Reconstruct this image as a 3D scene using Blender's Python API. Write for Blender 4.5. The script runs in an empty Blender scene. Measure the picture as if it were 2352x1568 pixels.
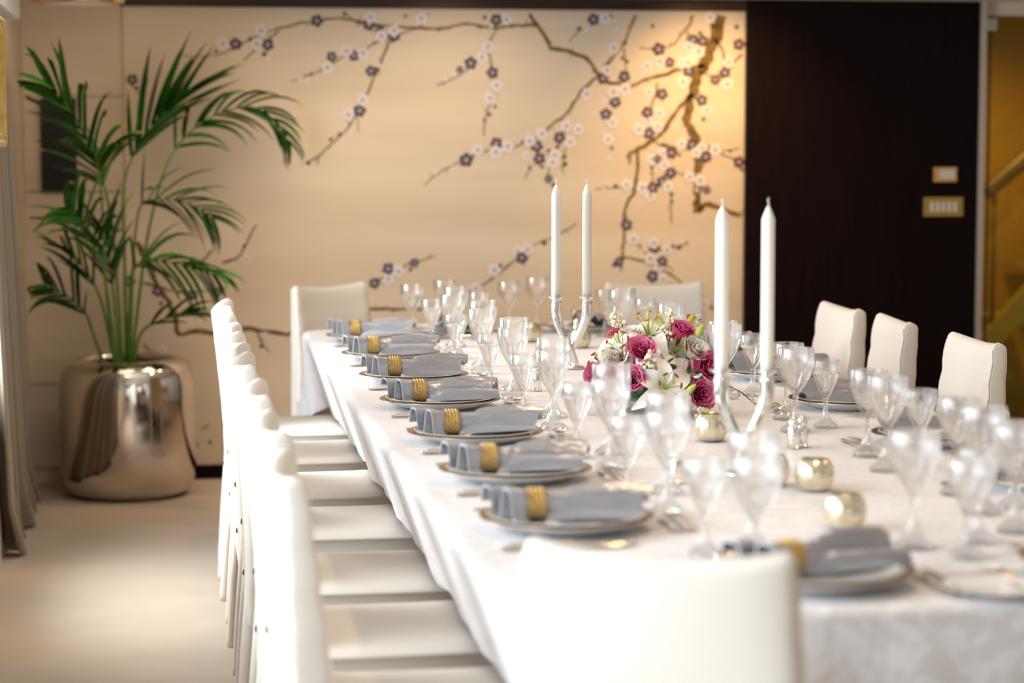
import bpy, math, random
from mathutils import Vector, Matrix, Euler

# ------------------------------------------------------------------ camera, world, light, exposure
S = bpy.context.scene
COL = S.collection
H = 1.46                                   # eye height
FPX = 5200.0                               # focal length in pixels of the 2352-wide frame
PSI, THE = math.radians(8.78), math.atan(464 / FPX)
cam_d = bpy.data.cameras.new('camera')
cam_d.sensor_width = 36.0
cam_d.lens = FPX / 2352 * 36
cam_d.clip_start = 0.05
cam_d.dof.use_dof = True
cam_d.dof.focus_distance = 6.1
cam_d.dof.aperture_fstop = 2.3
cam_d.dof.aperture_blades = 0
cam = bpy.data.objects.new('camera', cam_d)
COL.objects.link(cam)
cam.location = (0, 0, H)
cam.rotation_euler = (math.pi / 2 - THE, 0, -PSI)
S.camera = cam

S.view_settings.view_transform = 'Standard'
S.view_settings.look = 'None'
S.view_settings.gamma = 1.0
S.view_settings.use_curve_mapping = False
S.view_settings.exposure = 1.07
S.cycles.use_denoising = True
S.cycles.max_bounces = 12
S.cycles.transmission_bounces = 10
S.cycles.transparent_max_bounces = 24
S.cycles.glossy_bounces = 5
S.cycles.diffuse_bounces = 4
S.cycles.caustics_reflective = False
S.cycles.caustics_refractive = False
S.cycles.sample_clamp_indirect = 6.0

W = bpy.data.worlds.new('daylight')
S.world = W
W.use_nodes = True
W.node_tree.nodes['Background'].inputs[0].default_value = (0.86, 0.93, 1.0, 1)
W.node_tree.nodes['Background'].inputs[1].default_value = 0.3


def area(name, loc, target, sx, sy, power, col, spread=180):
    d = bpy.data.lights.new(name, 'AREA')
    d.shape = 'RECTANGLE'
    d.size, d.size_y = sx, sy
    d.energy = power
    d.color = col
    d.spread = math.radians(spread)
    o = bpy.data.objects.new(name, d)
    COL.objects.link(o)
    o.location = loc
    o.rotation_euler = (Vector(target) - Vector(loc)).to_track_quat('-Z', 'Y').to_euler()
    return o


def spot(name, loc, target, power, col, ang, blend=0.6, r=0.04):
    d = bpy.data.lights.new(name, 'SPOT')
    d.energy = power
    d.color = col
    d.spot_size = math.radians(ang)
    d.spot_blend = blend
    d.shadow_soft_size = r
    o = bpy.data.objects.new(name, d)
    COL.objects.link(o)
    o.location = loc
    o.rotation_euler = (Vector(target) - Vector(loc)).to_track_quat('-Z', 'Y').to_euler()
    return o


DAY = (0.84, 0.92, 1.0)
WARM = (1.0, 0.70, 0.40)
# daylight entering through the windows of the left wall and the wall behind the camera
area('window_light', (-0.56, 3.4, 1.25), (2, 3.4, 1.0), 4.2, 1.35, 33, DAY, 112)
area('window_light', (-0.56, 7.2, 1.25), (2, 7.2, 1.0), 1.1, 1.35, 28, DAY, 150)
area('window_light', (1.8, -1.9, 1.2), (1.8, 2, 1.0), 4.0, 1.4, 6, DAY)
# recessed warm spots in the ceiling, with two added fills among them
for y in (3.6, 5.2, 6.8, 8.2):
    spot('ceiling_spot', (1.24, y, 2.05), (1.24, y, 0), 9, WARM, 115)
for y in (4.4, 6.4):
    spot('ceiling_spot', (2.9, y, 2.05), (2.6, y, 0), 8, WARM, 110)
spot('wall_spot', (2.35, 9.10, 2.05), (2.42, 9.8, 1.35), 25, (1.0, 0.60, 0.22), 100, 1.0)
spot('wall_spot', (1.30, 8.95, 2.05), (1.20, 9.8, 1.0), 16, (1.0, 0.74, 0.47), 120, 1.0, 0.1)
spot('wall_spot', (0.62, 9.0, 2.05), (0.25, 9.8, 0.9), 20, (1.0, 0.78, 0.55), 125, 1.0, 0.5)
spot('wall_spot', (-0.25, 8.55, 2.0), (-0.32, 9.8, 1.4), 11, (1.0, 0.76, 0.50), 125, 1.0, 0.4)  # added fill, brightens and warms the wall in the left corner
spot('aisle_fill', (-0.1, 6.9, 2.05), (-0.15, 6.9, 0), 2, (1.0, 0.86, 0.70), 150, 1.0)  # dim wide fill added to lift the aisle carpet
spot('floor_spot', (0.45, 9.2, 2.05), (0.35, 9.4, 0), 9, WARM, 60, 0.6)
spot('hall_spot', (4.2, 11.2, 2.3), (4.3, 11.8, 0.6), 34, (1.0, 0.70, 0.25), 120, 0.8)

# ------------------------------------------------------------------ helpers
R_ = Vector((math.cos(PSI), -math.sin(PSI), 0))
F_ = Vector((math.sin(PSI) * math.cos(THE), math.cos(PSI) * math.cos(THE), -math.sin(THE)))
U_ = R_.cross(F_)


def ray(px, py):
    return F_ + R_ * ((px - 1176) / FPX) + U_ * ((784 - py) / FPX)


def at_z(px, py, z):                        # the point of the photograph that lies at height z
    d = ray(px, py)
    t = (z - H) / d.z
    return Vector((d.x * t, d.y * t, z))


def at_y(px, py, y):                        # the point of the photograph that lies on the plane Y = y
    d = ray(px, py)
    t = y / d.y
    return Vector((d.x * t, y, H + d.z * t))


def node_mat(name):
    m = bpy.data.materials.new(name)
    m.use_nodes = True
    nt = m.node_tree
    return m, nt, nt.nodes['Principled BSDF'], nt.nodes['Material Output']


def PM(name, col, rough=0.5, metal=0.0, spec=0.5, col2=None, nscale=8.0, bump=0.0, bscale=60.0, stretch=None,
       sheen=0.0, sub=0.0, coat=0.0, detail=4.0, bdist=0.002):
    m, nt, p, out = node_mat(name)
    p.inputs['Base Color'].default_value = (*col, 1)
    p.inputs['Roughness'].default_value = rough
    p.inputs['Metallic'].default_value = metal
    p.inputs['Specular IOR Level'].default_value = spec
    if sheen:
        p.inputs['Sheen Weight'].default_value = sheen
    if sub:
        p.inputs['Subsurface Weight'].default_value = sub
        p.inputs['Subsurface Radius'].default_value = (0.02, 0.015, 0.01)
        p.inputs['Subsurface Scale'].default_value = 0.3
    if coat:
        p.inputs['Coat Weight'].default_value = coat
    if col2 or bump:
        tc = nt.nodes.new('ShaderNodeTexCoord')
        mp = nt.nodes.new('ShaderNodeMapping')
        if stretch:
            mp.inputs['Scale'].default_value = stretch
        nt.links.new(tc.outputs['Object'], mp.inputs['Vector'])
    if col2:
        n = nt.nodes.new('ShaderNodeTexNoise')
        n.inputs['Scale'].default_value = nscale
        n.inputs['Detail'].default_value = detail
        r = nt.nodes.new('ShaderNodeValToRGB')
        r.color_ramp.elements[0].position = 0.33
        r.color_ramp.elements[1].position = 0.67
        r.color_ramp.elements[0].color = (*col, 1)
        r.color_ramp.elements[1].color = (*col2, 1)
        nt.links.new(mp.outputs[0], n.inputs['Vector'])
        nt.links.new(n.outputs['Fac'], r.inputs[0])
        nt.links.new(r.outputs[0], p.inputs['Base Color'])
    if bump:
        n2 = nt.nodes.new('ShaderNodeTexNoise')
        n2.inputs['Scale'].default_value = bscale
        n2.inputs['Detail'].default_value = 3
        b = nt.nodes.new('ShaderNodeBump')
        b.inputs['Strength'].default_value = bump
        b.inputs['Distance'].default_value = bdist
        nt.links.new(mp.outputs[0], n2.inputs['Vector'])
        nt.links.new(n2.outputs['Fac'], b.inputs['Height'])
        nt.links.new(b.outputs[0], p.inputs['Normal'])
    return m


def glass_mat(name, tint, clear, rough=0.0, ior=1.45, gloss=0.0):
    """thin crystal: part of the light refracts, the rest goes straight through; the surface mirrors at grazing angles"""
    m = bpy.data.materials.new(name)
    m.use_nodes = True
    nt = m.node_tree
    nt.nodes.clear()
    out = nt.nodes.new('ShaderNodeOutputMaterial')
    mix = nt.nodes.new('ShaderNodeMixShader')
    tr = nt.nodes.new('ShaderNodeBsdfTransparent')
    gl = nt.nodes.new('ShaderNodeBsdfGlass')
    tr.inputs[0].default_value = (*tint, 1)
    gl.inputs['Color'].default_value = (1, 1, 1, 1)
    gl.inputs['Roughness'].default_value = rough
    gl.inputs['IOR'].default_value = ior
    mix.inputs[0].default_value = 1 - clear
    nt.links.new(tr.outputs[0], mix.inputs[1])
    nt.links.new(gl.outputs[0], mix.inputs[2])
    last = mix
    if gloss:
        lw = nt.nodes.new('ShaderNodeLayerWeight')
        lw.inputs['Blend'].default_value = 0.25
        mul = nt.nodes.new('ShaderNodeMath')
        mul.operation = 'MULTIPLY_ADD'
        mul.inputs[1].default_value = gloss
        mul.inputs[2].default_value = 0.035
        nt.links.new(lw.outputs['Facing'], mul.inputs[0])
        gs = nt.nodes.new('ShaderNodeBsdfGlossy')
        gs.inputs['Roughness'].default_value = 0.06
        gs.inputs['Color'].default_value = (1, 1, 1, 1)
        mx = nt.nodes.new('ShaderNodeMixShader')
        nt.links.new(mul.outputs[0], mx.inputs[0])
        nt.links.new(mix.outputs[0], mx.inputs[1])
        nt.links.new(gs.outputs[0], mx.inputs[2])
        last = mx
    nt.links.new(last.outputs[0], out.inputs[0])
    return m


class MB:
    """collects quads and tris; build() links them as ONE mesh object"""
    def __init__(self):
        self.v, self.f, self.m = [], [], []

    def add(self, vs, fs, mi=0):
        o = len(self.v)
        self.v += [tuple(p) for p in vs]
        for f in fs:
            self.f.append(tuple(i + o for i in f))
            self.m.append(mi)
        return self

    def box(self, x0, x1, y0, y1, z0, z1, mi=0):
        vs = [(x, y, z) for x in (x0, x1) for y in (y0, y1) for z in (z0, z1)]
        return self.add(vs, [(0, 1, 3, 2), (4, 6, 7, 5), (0, 4, 5, 1), (2, 3, 7, 6), (0, 2, 6, 4), (1, 5, 7, 3)], mi)

    def loops(self, rows, closed=True, cap0=False, cap1=False, mi=0, wrap=False):
        n = len(rows[0])
        vs = [p for r in rows for p in r]
        fs = []
        R = len(rows)
        for i in range(R if wrap else R - 1):
            i2 = (i + 1) % R
            for j in range(n if closed else n - 1):
                k = (j + 1) % n
                fs.append((i * n + j, i * n + k, i2 * n + k, i2 * n + j))
        if cap0:
            fs.append(tuple(reversed(range(n))))
        if cap1:
            fs.append(tuple(range((R - 1) * n, R * n)))
        return self.add(vs, fs, mi)

    def lathe(self, prof, n=32, cx=0, cy=0, cap0=True, cap1=True, mi=0, fl=0, amp=None, wrap=False):
        rows = []
        for k, (r, z) in enumerate(prof):
            a_ = amp[k] if amp else 0
            rows.append([(cx + (r + a_ * (0.5 + 0.5 * math.cos(fl * 2 * math.pi * j / n)) * -1) * math.cos(2 * math.pi * j / n),
                          cy + (r + a_ * (0.5 + 0.5 * math.cos(fl * 2 * math.pi * j / n)) * -1) * math.sin(2 * math.pi * j / n), z)
                         for j in range(n)])
        return self.loops(rows, True, cap0, cap1, mi, wrap)

    def tube(self, pts, rad, n=8, mi=0, cap=True):
        pts = [Vector(p) for p in pts]
        if not isinstance(rad, (list, tuple)):
            rad = [rad] * len(pts)
        rows = []
        up = Vector((0, 0, 1))
        t0 = (pts[1] - pts[0]).normalized()
        nrm = t0.cross(up)
        if nrm.length < 1e-3:
            nrm = t0.cross(Vector((1, 0, 0)))
        nrm.normalize()
        for i, p in enumerate(pts):
            t = (pts[min(i + 1, len(pts) - 1)] - pts[max(i - 1, 0)]).normalized()
            nrm = (nrm - t * nrm.dot(t)).normalized()
            b = t.cross(nrm)
            rows.append([p + (nrm * math.cos(2 * math.pi * j / n) + b * math.sin(2 * math.pi * j / n)) * rad[i] for j in range(n)])
        return self.loops(rows, True, cap, cap, mi)

    def mesh(self, name, mats, smooth=True, angle=None):
        me = bpy.data.meshes.new(name)
        me.from_pydata(self.v, [], self.f)
        if not isinstance(mats, (list, tuple)):
            mats = [mats]
        for m in mats:
            me.materials.append(m)
        if len(mats) > 1:
            me.polygons.foreach_set('material_index', self.m)
        me.polygons.foreach_set('use_smooth', [bool(smooth)] * len(self.f))
        me.update()
        if smooth and angle:
            me.set_sharp_from_angle(angle=math.radians(angle))
        return me

    def build(self, name, mats, parent=None, smooth=True, angle=None, loc=None):
        return obj(name, self.mesh(name, mats, smooth, angle), parent, loc)


def obj(name, data, parent=None, loc=None):
    o = bpy.data.objects.new(name, data)
    COL.objects.link(o)
    if parent:
        o.parent = parent
    if loc is not None:
        o.location = loc
    return o


def tag(o, label=None, cat=None, group=None, kind=None):
    if label:
        o['label'] = label
    if cat:
        o['category'] = cat
    if group:
        o['group'] = group
    if kind:
        o['kind'] = kind
    return o


def thing(name, label, cat, loc=(0, 0, 0), rz=0.0, group=None):
    o = bpy.data.objects.new(name, None)
    o.empty_display_size = 0.05
    COL.objects.link(o)
    o.location = loc
    o.rotation_euler = (0, 0, rz)
    return tag(o, label, cat, group)


def dup(o, loc=None, rz=None, label=None, parent=None):
    c = o.copy()
    COL.objects.link(c)
    if parent is not None:
        c.parent = parent
    for ch in KIDS.get(o.name, []):
        dup(ch, parent=c)
    KIDS[c.name] = [x for x in DUPED.pop(c.name, [])]
    if parent is not None:
        DUPED.setdefault(parent.name, []).append(c)
    if loc is not None:
        c.location = loc
    if rz is not None:
        c.rotation_euler = (0, 0, rz)
    if label:
        c['label'] = label
    return c


KIDS, DUPED = {}, {}


def remember(o):                             # note the children of a finished thing, for dup()
    KIDS[o.name] = list(o.children)
    for c in o.children:
        remember(c)
    return o


def struct(name, mb, mat, parent=None, smooth=False):
    o = mb.build(name, mat, parent, smooth)
    if not parent:
        o['kind'] = 'structure'
    return o


def spline(pts, n):
    """Catmull-Rom through pts, n samples"""
    P = [Vector(p) for p in pts]
    P = [P[0] * 2 - P[1]] + P + [P[-1] * 2 - P[-2]]
    out = []
    m = len(P) - 3
    for i in range(n):
        t = i / (n - 1) * m
        k = min(int(t), m - 1)
        t -= k
        a, b, c, d = P[k:k + 4]
        out.append(0.5 * ((2 * b) + (c - a) * t + (2 * a - 5 * b + 4 * c - d) * t * t + (3 * b - a - 3 * c + d) * t ** 3))
    return out


def lerp_tab(tab, x):
    if x <= tab[0][0]:
        return tab[0][1:]
    for a, b in zip(tab, tab[1:]):
        if x <= b[0]:
            t = (x - a[0]) / (b[0] - a[0])
            return tuple(p + (q - p) * t for p, q in zip(a[1:], b[1:]))
    return tab[-1][1:]


rnd = random.Random(7)

# ------------------------------------------------------------------ materials
M = {}
M['carpet'] = PM('carpet', (0.50, 0.405, 0.315), 0.95, spec=0.1, col2=(0.56, 0.455, 0.36), nscale=1.6, bump=0.5, bscale=420, detail=6)
M['ceiling'] = PM('ceiling_paint', (0.80, 0.74, 0.66), 0.7)
M['wall_cloth'] = PM('wall_fabric', (0.66, 0.54, 0.41), 0.8, spec=0.2, col2=(0.72, 0.59, 0.45), nscale=3, bump=0.15, bscale=160, stretch=(0.3, 1, 6))
M['white_wall'] = PM('white_wall_paint', (0.76, 0.72, 0.66), 0.6)
M['mural_silk'] = PM('mural_silk', (0.70, 0.575, 0.43), 0.55, spec=0.3, col2=(0.78, 0.66, 0.51), nscale=1.3, bump=0.12, bscale=220, stretch=(0.5, 1, 4), detail=5)
M['mural_seam'] = PM('mural_seam', (0.50, 0.36, 0.20), 0.6)
M['branch'] = PM('painted_branch', (0.13, 0.08, 0.03), 0.8, spec=0.1, col2=(0.26, 0.17, 0.07), nscale=30)
M['blossom_white'] = PM('embroidered_white', (0.82, 0.77, 0.76), 0.7)
M['blossom_dark'] = PM('embroidered_slate', (0.055, 0.045, 0.07), 0.7)
M['blossom_plum'] = PM('embroidered_plum', (0.085, 0.030, 0.055), 0.7)
M['blossom_eye'] = PM('embroidered_mauve', (0.45, 0.36, 0.42), 0.7)
M['bud_dark'] = PM('embroidered_bud', (0.03, 0.03, 0.02), 0.8)
M['dark_wood'] = PM('dark_wenge', (0.006, 0.002, 0.0025), 0.5, spec=0.08, col2=(0.010, 0.0038, 0.004), nscale=5, stretch=(12, 12, 0.6))
M['trim_wood'] = PM('dark_trim_wood', (0.022, 0.009, 0.005), 0.4, spec=0.3, col2=(0.035, 0.014, 0.008), nscale=4, stretch=(1, 10, 10))
M['door_post'] = PM('door_post_metal', (0.55, 0.48, 0.42), 0.35, metal=0.7)
M['brass'] = PM('polished_brass', (0.75, 0.52, 0.18), 0.18, metal=1)
M['dark_brass'] = PM('aged_brass', (0.42, 0.27, 0.07), 0.3, metal=1)
M['gold_frame'] = PM('gilded_wood', (0.55, 0.34, 0.09), 0.35, metal=0.85, col2=(0.70, 0.48, 0.16), nscale=40, bump=0.3, bscale=120)
M['black'] = PM('matte_black', (0.006, 0.005, 0.006), 0.5, spec=0.3)
M['chrome'] = PM('polished_chrome', (0.80, 0.76, 0.72), 0.05, metal=1)
M['pot_chrome'] = PM('mirror_pot', (0.66, 0.60, 0.54), 0.055, metal=1)
M['silver'] = PM('silver_cutlery', (0.86, 0.76, 0.62), 0.16, metal=1)
M['shaker'] = PM('silver_shaker', (0.9, 0.87, 0.82), 0.12, metal=1)
M['soil'] = PM('potting_soil', (0.015, 0.010, 0.006), 0.95, bump=1.0, bscale=50)
M['leaf'] = PM('palm_leaf', (0.008, 0.060, 0.006), 0.42, spec=0.3, col2=(0.020, 0.115, 0.010), nscale=6)
M['leaf2'] = PM('palm_leaf_light', (0.035, 0.17, 0.015), 0.42, spec=0.35, col2=(0.07, 0.26, 0.025), nscale=6)
M['leaf_tip'] = PM('palm_leaf_tip', (0.50, 0.44, 0.03), 0.5)
M['stem'] = PM('palm_stem', (0.09, 0.22, 0.035), 0.45, col2=(0.17, 0.30, 0.06), nscale=9)
M['curtain'] = PM('taupe_silk', (0.17, 0.125, 0.07), 0.42, spec=0.4, sheen=0.4, bump=0.1, bscale=90, stretch=(1, 1, 0.15))
M['cover'] = PM('cream_slipcover', (0.77, 0.705, 0.62), 0.85, spec=0.15, bump=0.25, bscale=900, bdist=0.0006)
M['seam'] = PM('slipcover_seam', (0.26, 0.20, 0.19), 0.8)
M['piping'] = PM('slipcover_piping', (0.58, 0.50, 0.42), 0.8)
M['button'] = PM('dark_button', (0.035, 0.025, 0.03), 0.25)
M['leg_wood'] = PM('dark_leg_wood', (0.020, 0.010, 0.006), 0.35)
M['rust_wood'] = PM('chair_frame_wood', (0.10, 0.025, 0.010), 0.35)
M['table_wood'] = PM('table_wood', (0.05, 0.022, 0.01), 0.4, col2=(0.09, 0.04, 0.02), nscale=6, stretch=(8, 0.6, 1))
M['porcelain'] = PM('white_porcelain', (0.80, 0.82, 0.81), 0.12, spec=0.6, coat=0.3)
M['plate_gold'] = PM('plate_gold_band', (0.42, 0.26, 0.12), 0.28, metal=0.9)
M['ring_gold'] = PM('ring_gold', (0.26, 0.165, 0.06), 0.30, metal=1, col2=(0.60, 0.42, 0.19), nscale=260, bump=1.0, bscale=330, bdist=0.003)
M['votive'] = PM('mercury_glass', (0.70, 0.60, 0.40), 0.20, metal=0.85, col2=(0.84, 0.78, 0.62), nscale=55, bump=0.25, bscale=260)
M['wax'] = PM('white_wax', (0.88, 0.84, 0.76), 0.35, sub=0.25)
M['wick'] = PM('wick', (0.80, 0.76, 0.66), 0.9)
M['satin'] = PM('grey_satin', (0.40, 0.40, 0.435), 0.33, metal=0.6, spec=0.6, sheen=0.1, bump=0.8, bscale=26, bdist=0.012, stretch=(0.4, 1, 1))
M['satin_hem'] = PM('satin_hem', (0.52, 0.53, 0.56), 0.4, sheen=0.3)
M['rose'] = PM('rose_petal', (0.60, 0.018, 0.12), 0.5, sub=0.1, col2=(0.72, 0.045, 0.20), nscale=40)
M['rose_mid'] = PM('deep_pink_petal', (0.64, 0.05, 0.20), 0.5, sub=0.1, col2=(0.74, 0.12, 0.30), nscale=40)
M['rose_light'] = PM('pink_petal', (0.72, 0.13, 0.33), 0.5, sub=0.1, col2=(0.80, 0.26, 0.45), nscale=40)
M['rose_cream'] = PM('blush_petal', (0.84, 0.62, 0.53), 0.5, sub=0.1, col2=(0.86, 0.72, 0.62), nscale=40)
M['lily'] = PM('lily_petal', (0.86, 0.85, 0.76), 0.45, sub=0.15, col2=(0.88, 0.87, 0.82), nscale=30)
M['anther'] = PM('lily_anther', (0.28, 0.07, 0.008), 0.7)
M['anther_o'] = PM('orange_anther', (0.60, 0.20, 0.01), 0.7)
M['pistil'] = PM('lily_pistil', (0.42, 0.52, 0.10), 0.5)
M['berry'] = PM('cream_berry', (0.86, 0.78, 0.58), 0.35, sub=0.15)
M['bud'] = PM('lily_bud', (0.42, 0.52, 0.07), 0.45, col2=(0.60, 0.62, 0.22), nscale=30)
M['foliage'] = PM('dark_foliage', (0.020, 0.085, 0.015), 0.45, col2=(0.05, 0.17, 0.03), nscale=25)
M['dry_leaf'] = PM('orange_leaf', (0.50, 0.10, 0.015), 0.5, col2=(0.65, 0.24, 0.03), nscale=40)
M['plastic'] = PM('switch_plastic', (0.80, 0.72, 0.60), 0.35)
M['thermo'] = PM('thermostat_plastic', (0.75, 0.40, 0.12), 0.4)
M['amber'] = PM('amber_knob', (0.60, 0.26, 0.05), 0.3, metal=0.6)
M['hall_wall'] = PM('hall_wall_paint', (0.45, 0.25, 0.008), 0.7)
M['hall_rail'] = PM('hall_rail_wood', (0.10, 0.06, 0.015), 0.4)
M['hall_step'] = PM('hall_step', (0.42, 0.34, 0.05), 0.6)
M['hall_floor'] = PM('hall_floor', (0.16, 0.12, 0.02), 0.5)
M['crystal'] = glass_mat('cut_crystal', (0.995, 0.995, 0.99), 0.66, gloss=0.22)
M['bowl_glass'] = glass_mat('flower_bowl_glass', (0.90, 0.96, 0.93), 0.55)
M['door_glass'] = glass_mat('door_glass', (0.94, 0.91, 0.68), 0.85)
M['window_glass'] = glass_mat('window_glass', (0.97, 0.98, 0.98), 0.9)
M['glass_edge'] = PM('glass_edge', (0.02, 0.03, 0.015), 0.2)


def cloth_mat():
    m, nt, p, out = node_mat('white_damask')
    p.inputs['Roughness'].default_value = 0.55
    p.inputs['Specular IOR Level'].default_value = 0.35
    p.inputs['Sheen Weight'].default_value = 0.2
    tc = nt.nodes.new('ShaderNodeTexCoord')
    mp = nt.nodes.new('ShaderNodeMapping')
    mp.inputs['Scale'].default_value = (1.0, 1.9, 1.0)
    nt.links.new(tc.outputs['Object'], mp.inputs['Vector'])
    n = nt.nodes.new('ShaderNodeTexNoise')
    n.inputs['Scale'].default_value = 17
    n.inputs['Detail'].default_value = 3
    n.inputs['Distortion'].default_value = 1.6
    nt.links.new(mp.outputs[0], n.inputs['Vector'])
    r = nt.nodes.new('ShaderNodeValToRGB')
    r.color_ramp.elements[0].position = 0.47
    r.color_ramp.elements[1].position = 0.53
    r.color_ramp.elements[0].color = (0.75, 0.71, 0.70, 1)
    r.color_ramp.elements[1].color = (0.85, 0.835, 0.84, 1)
    nt.links.new(n.outputs['Fac'], r.inputs[0])
    nt.links.new(r.outputs[0], p.inputs['Base Color'])
    r2 = nt.nodes.new('ShaderNodeValToRGB')
    r2.color_ramp.elements[0].position = 0.46
    r2.color_ramp.elements[1].position = 0.54
    r2.color_ramp.elements[0].color = (0.62, 0.62, 0.62, 1)
    r2.color_ramp.elements[1].color = (0.34, 0.34, 0.34, 1)
    nt.links.new(n.outputs['Fac'], r2.inputs[0])
    nt.links.new(r2.outputs[0], p.inputs['Roughness'])
    b = nt.nodes.new('ShaderNodeBump')
    b.inputs['Strength'].default_value = 0.15
    b.inputs['Distance'].default_value = 0.0008
    nt.links.new(n.outputs['Fac'], b.inputs['Height'])
    nt.links.new(b.outputs[0], p.inputs['Normal'])
    return m


M['damask'] = cloth_mat()

# ------------------------------------------------------------------ the setting
WY = 9.80                                   # back wall
LX = -0.57                                  # left wall
CZ = 2.072                                  # ceiling
struct('floor', MB().box(-0.9, 5.0, -2.2, WY + 0.3, -0.1, 0.0), M['carpet'])
struct('ceiling', MB().box(-0.9, 5.0, -2.2, WY + 0.3, CZ, CZ + 0.1), M['ceiling'])
XM0, XM1 = at_y(288, 500, WY).x, at_y(1706, 500, WY).x        # mural left and right edges
XD1 = at_y(2234, 500, WY).x                                   # right edge of the dark panel
wb = struct('wall_back', MB().box(-0.9, XD1 + 0.02, WY, WY + 0.15, 0, CZ), M['white_wall'])
# upholstered panels left of the mural (joints recessed between them)
pz = [0.06] + [at_y(180, y, WY).z for y in (880, 440, 222)] + [CZ]
for a, b in zip(pz, pz[1:]):
    MB().box(LX, XM0 - 0.004, WY - 0.02, WY, a + 0.003, b - 0.003).build('wall_panel', M['wall_cloth'], wb, False)
# left wall: piers between the window openings
wl = MB()
wl.box(LX - 0.15, LX, 7.90, WY, 0, CZ)
wl.box(LX - 0.15, LX, 5.62, 6.60, 0, CZ)
wl.box(LX - 0.15, LX, -2.2, 1.2, 0, CZ)
wl.box(LX - 0.15, LX, 1.2, 5.62, 0, 0.5)
wl.box(LX - 0.15, LX, 6.60, 7.90, 0, 0.5)
wl.box(LX - 0.15, LX, 1.2, 5.62, 1.96, CZ)
wl.box(LX - 0.15, LX, 6.60, 7.90, 1.96, CZ)
struct('wall_left', wl, M['wall_cloth'])
for k, (ya_, yb_) in enumerate(((1.2, 5.62), (6.60, 7.90))):
    wn = MB()
    for (a_, b_, c_, d_) in ((ya_, yb_, 0.5, 0.55), (ya_, yb_, 1.91, 1.96), (ya_, ya_ + 0.05, 0.55, 1.91), (yb_ - 0.05, yb_, 0.55, 1.91)):
        wn.box(LX - 0.11, LX - 0.06, a_, b_, c_, d_)
    nm_ = 3 if k == 0 else 1
    for j in range(1, nm_):
        ym = ya_ + (yb_ - ya_) * j / nm_
        wn.box(LX - 0.11, LX - 0.06, ym - 0.03, ym + 0.03, 0.55, 1.91)
    wo = struct(f'window_{k + 2}', wn, M['white_wall'])
    for j in range(nm_):
        y0_, y1_ = ya_ + (yb_ - ya_) * j / nm_, ya_ + (yb_ - ya_) * (j + 1) / nm_
        MB().box(LX - 0.088, LX - 0.082, y0_ + 0.04, y1_ - 0.04, 0.54, 1.92).build('pane', M['window_glass'], wo, False)
struct('wall_pier', MB().box(LX, -0.480, 5.75, 6.26, 0.0, CZ), M['white_wall'])
wr = MB()
wr.box(4.75, 4.9, -2.2, WY, 0, CZ)
struct('wall_right', wr, M['white_wall'])
wf = MB()
wf.box(-0.9, 5.0, -2.3, -2.15, 0, 0.35)
wf.box(-0.9, 5.0, -2.3, -2.15, 1.98, CZ)
wf.box(-0.9, -0.4, -2.3, -2.15, 0.35, 1.98)
wf.box(4.0, 5.0, -2.3, -2.15, 0.35, 1.98)
struct('wall_front', wf, M['white_wall'])
MZ1 = 2.020                                 # top of the mural
MZ0 = at_y(470, 1066, WY).z
struct('trim_1', MB().box(XM0 - 0.01, XM1, WY - 0.035, WY, MZ1, CZ), M['trim_wood'])
struct('baseboard_back', MB().box(XM0, XM1, WY - 0.03, WY, 0, MZ0), M['dark_wood'])
struct('baseboard_left', MB().box(LX, XM0 - 0.004, WY - 0.025, WY, 0, 0.055), M['wall_cloth'])
dp = struct('wall_panel_dark', MB().box(XM1, XD1, WY - 0.05, WY, 0, CZ), M['dark_wood'])
# cove ceiling drop and pelmet in the far left corner
o = MB()
rows = []
cxy = at_z(330, 7, 2.045)
o.lathe([(0.30, 2.046), (0.33, 2.046), (0.335, CZ)], 48, 0.02, 9.25, True, False)
struct('ceiling_coffer', o, M['ceiling'], None, True)
o = MB().box(LX, LX + 0.065, 6.4, 8.55, 1.895, CZ)
struct('trim_2', o, M['white_wall'])

# hall with staircase behind the glass door
HW = 12.4
hx0 = XD1 + 0.10
hw_ = MB()
hw_.box(XD1 - 0.3, 6.2, HW, HW + 0.1, -0.4, 3.2)
hw_.box(6.1, 6.2, WY, HW, -0.4, 3.2)
hw_.box(XD1 - 0.3, 6.2, WY + 0.15, HW, 2.7, 2.8)
hw_.box(XD1 - 0.32, XD1 - 0.2, WY + 0.15, HW, -0.4, 2.8)
struct('wall_hall', hw_, M['hall_wall'])
struct('floor_hall', MB().box(XD1 - 0.3, 6.2, WY + 0.15, HW, -0.45, -0.35), M['hall_floor'])
struct('trim_3', MB().box(XD1, XD1 + 0.028, WY - 0.06, WY + 0.1, 0, CZ), M['door_post'])
lint = at_y(2300, 36, WY).z
struct('trim_4', MB().box(XD1 + 0.028, 4.75, WY - 0.02, WY + 0.1, lint, CZ), M['wall_cloth'])
struct('wall_back_right', MB().box(4.45, 4.9, WY, WY + 0.15, 0, CZ), M['white_wall'])
dx = at_y(2276, 500, WY).x
door = struct('door_1', MB().box(dx, 4.42, WY + 0.04, WY + 0.052, 0.01, lint - 0.005), M['door_glass'])
MB().box(dx - 0.004, dx + 0.002, WY + 0.038, WY + 0.054, 0.01, lint - 0.005).build('glass_edge', M['glass_edge'], door, False)
fixed = struct('window_1', MB().box(XD1 + 0.028, dx - 0.006, WY + 0.04, WY + 0.052, 0.0, lint - 0.002), M['door_glass'])
cz_ = at_y(2265, 55, WY).z
c = MB()
c.box(dx - 0.035, dx + 0.022, WY + 0.025, WY + 0.067, cz_ - 0.028, cz_ + 0.026)
c.build('door_clamp', M['door_post'], door, False)

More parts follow.
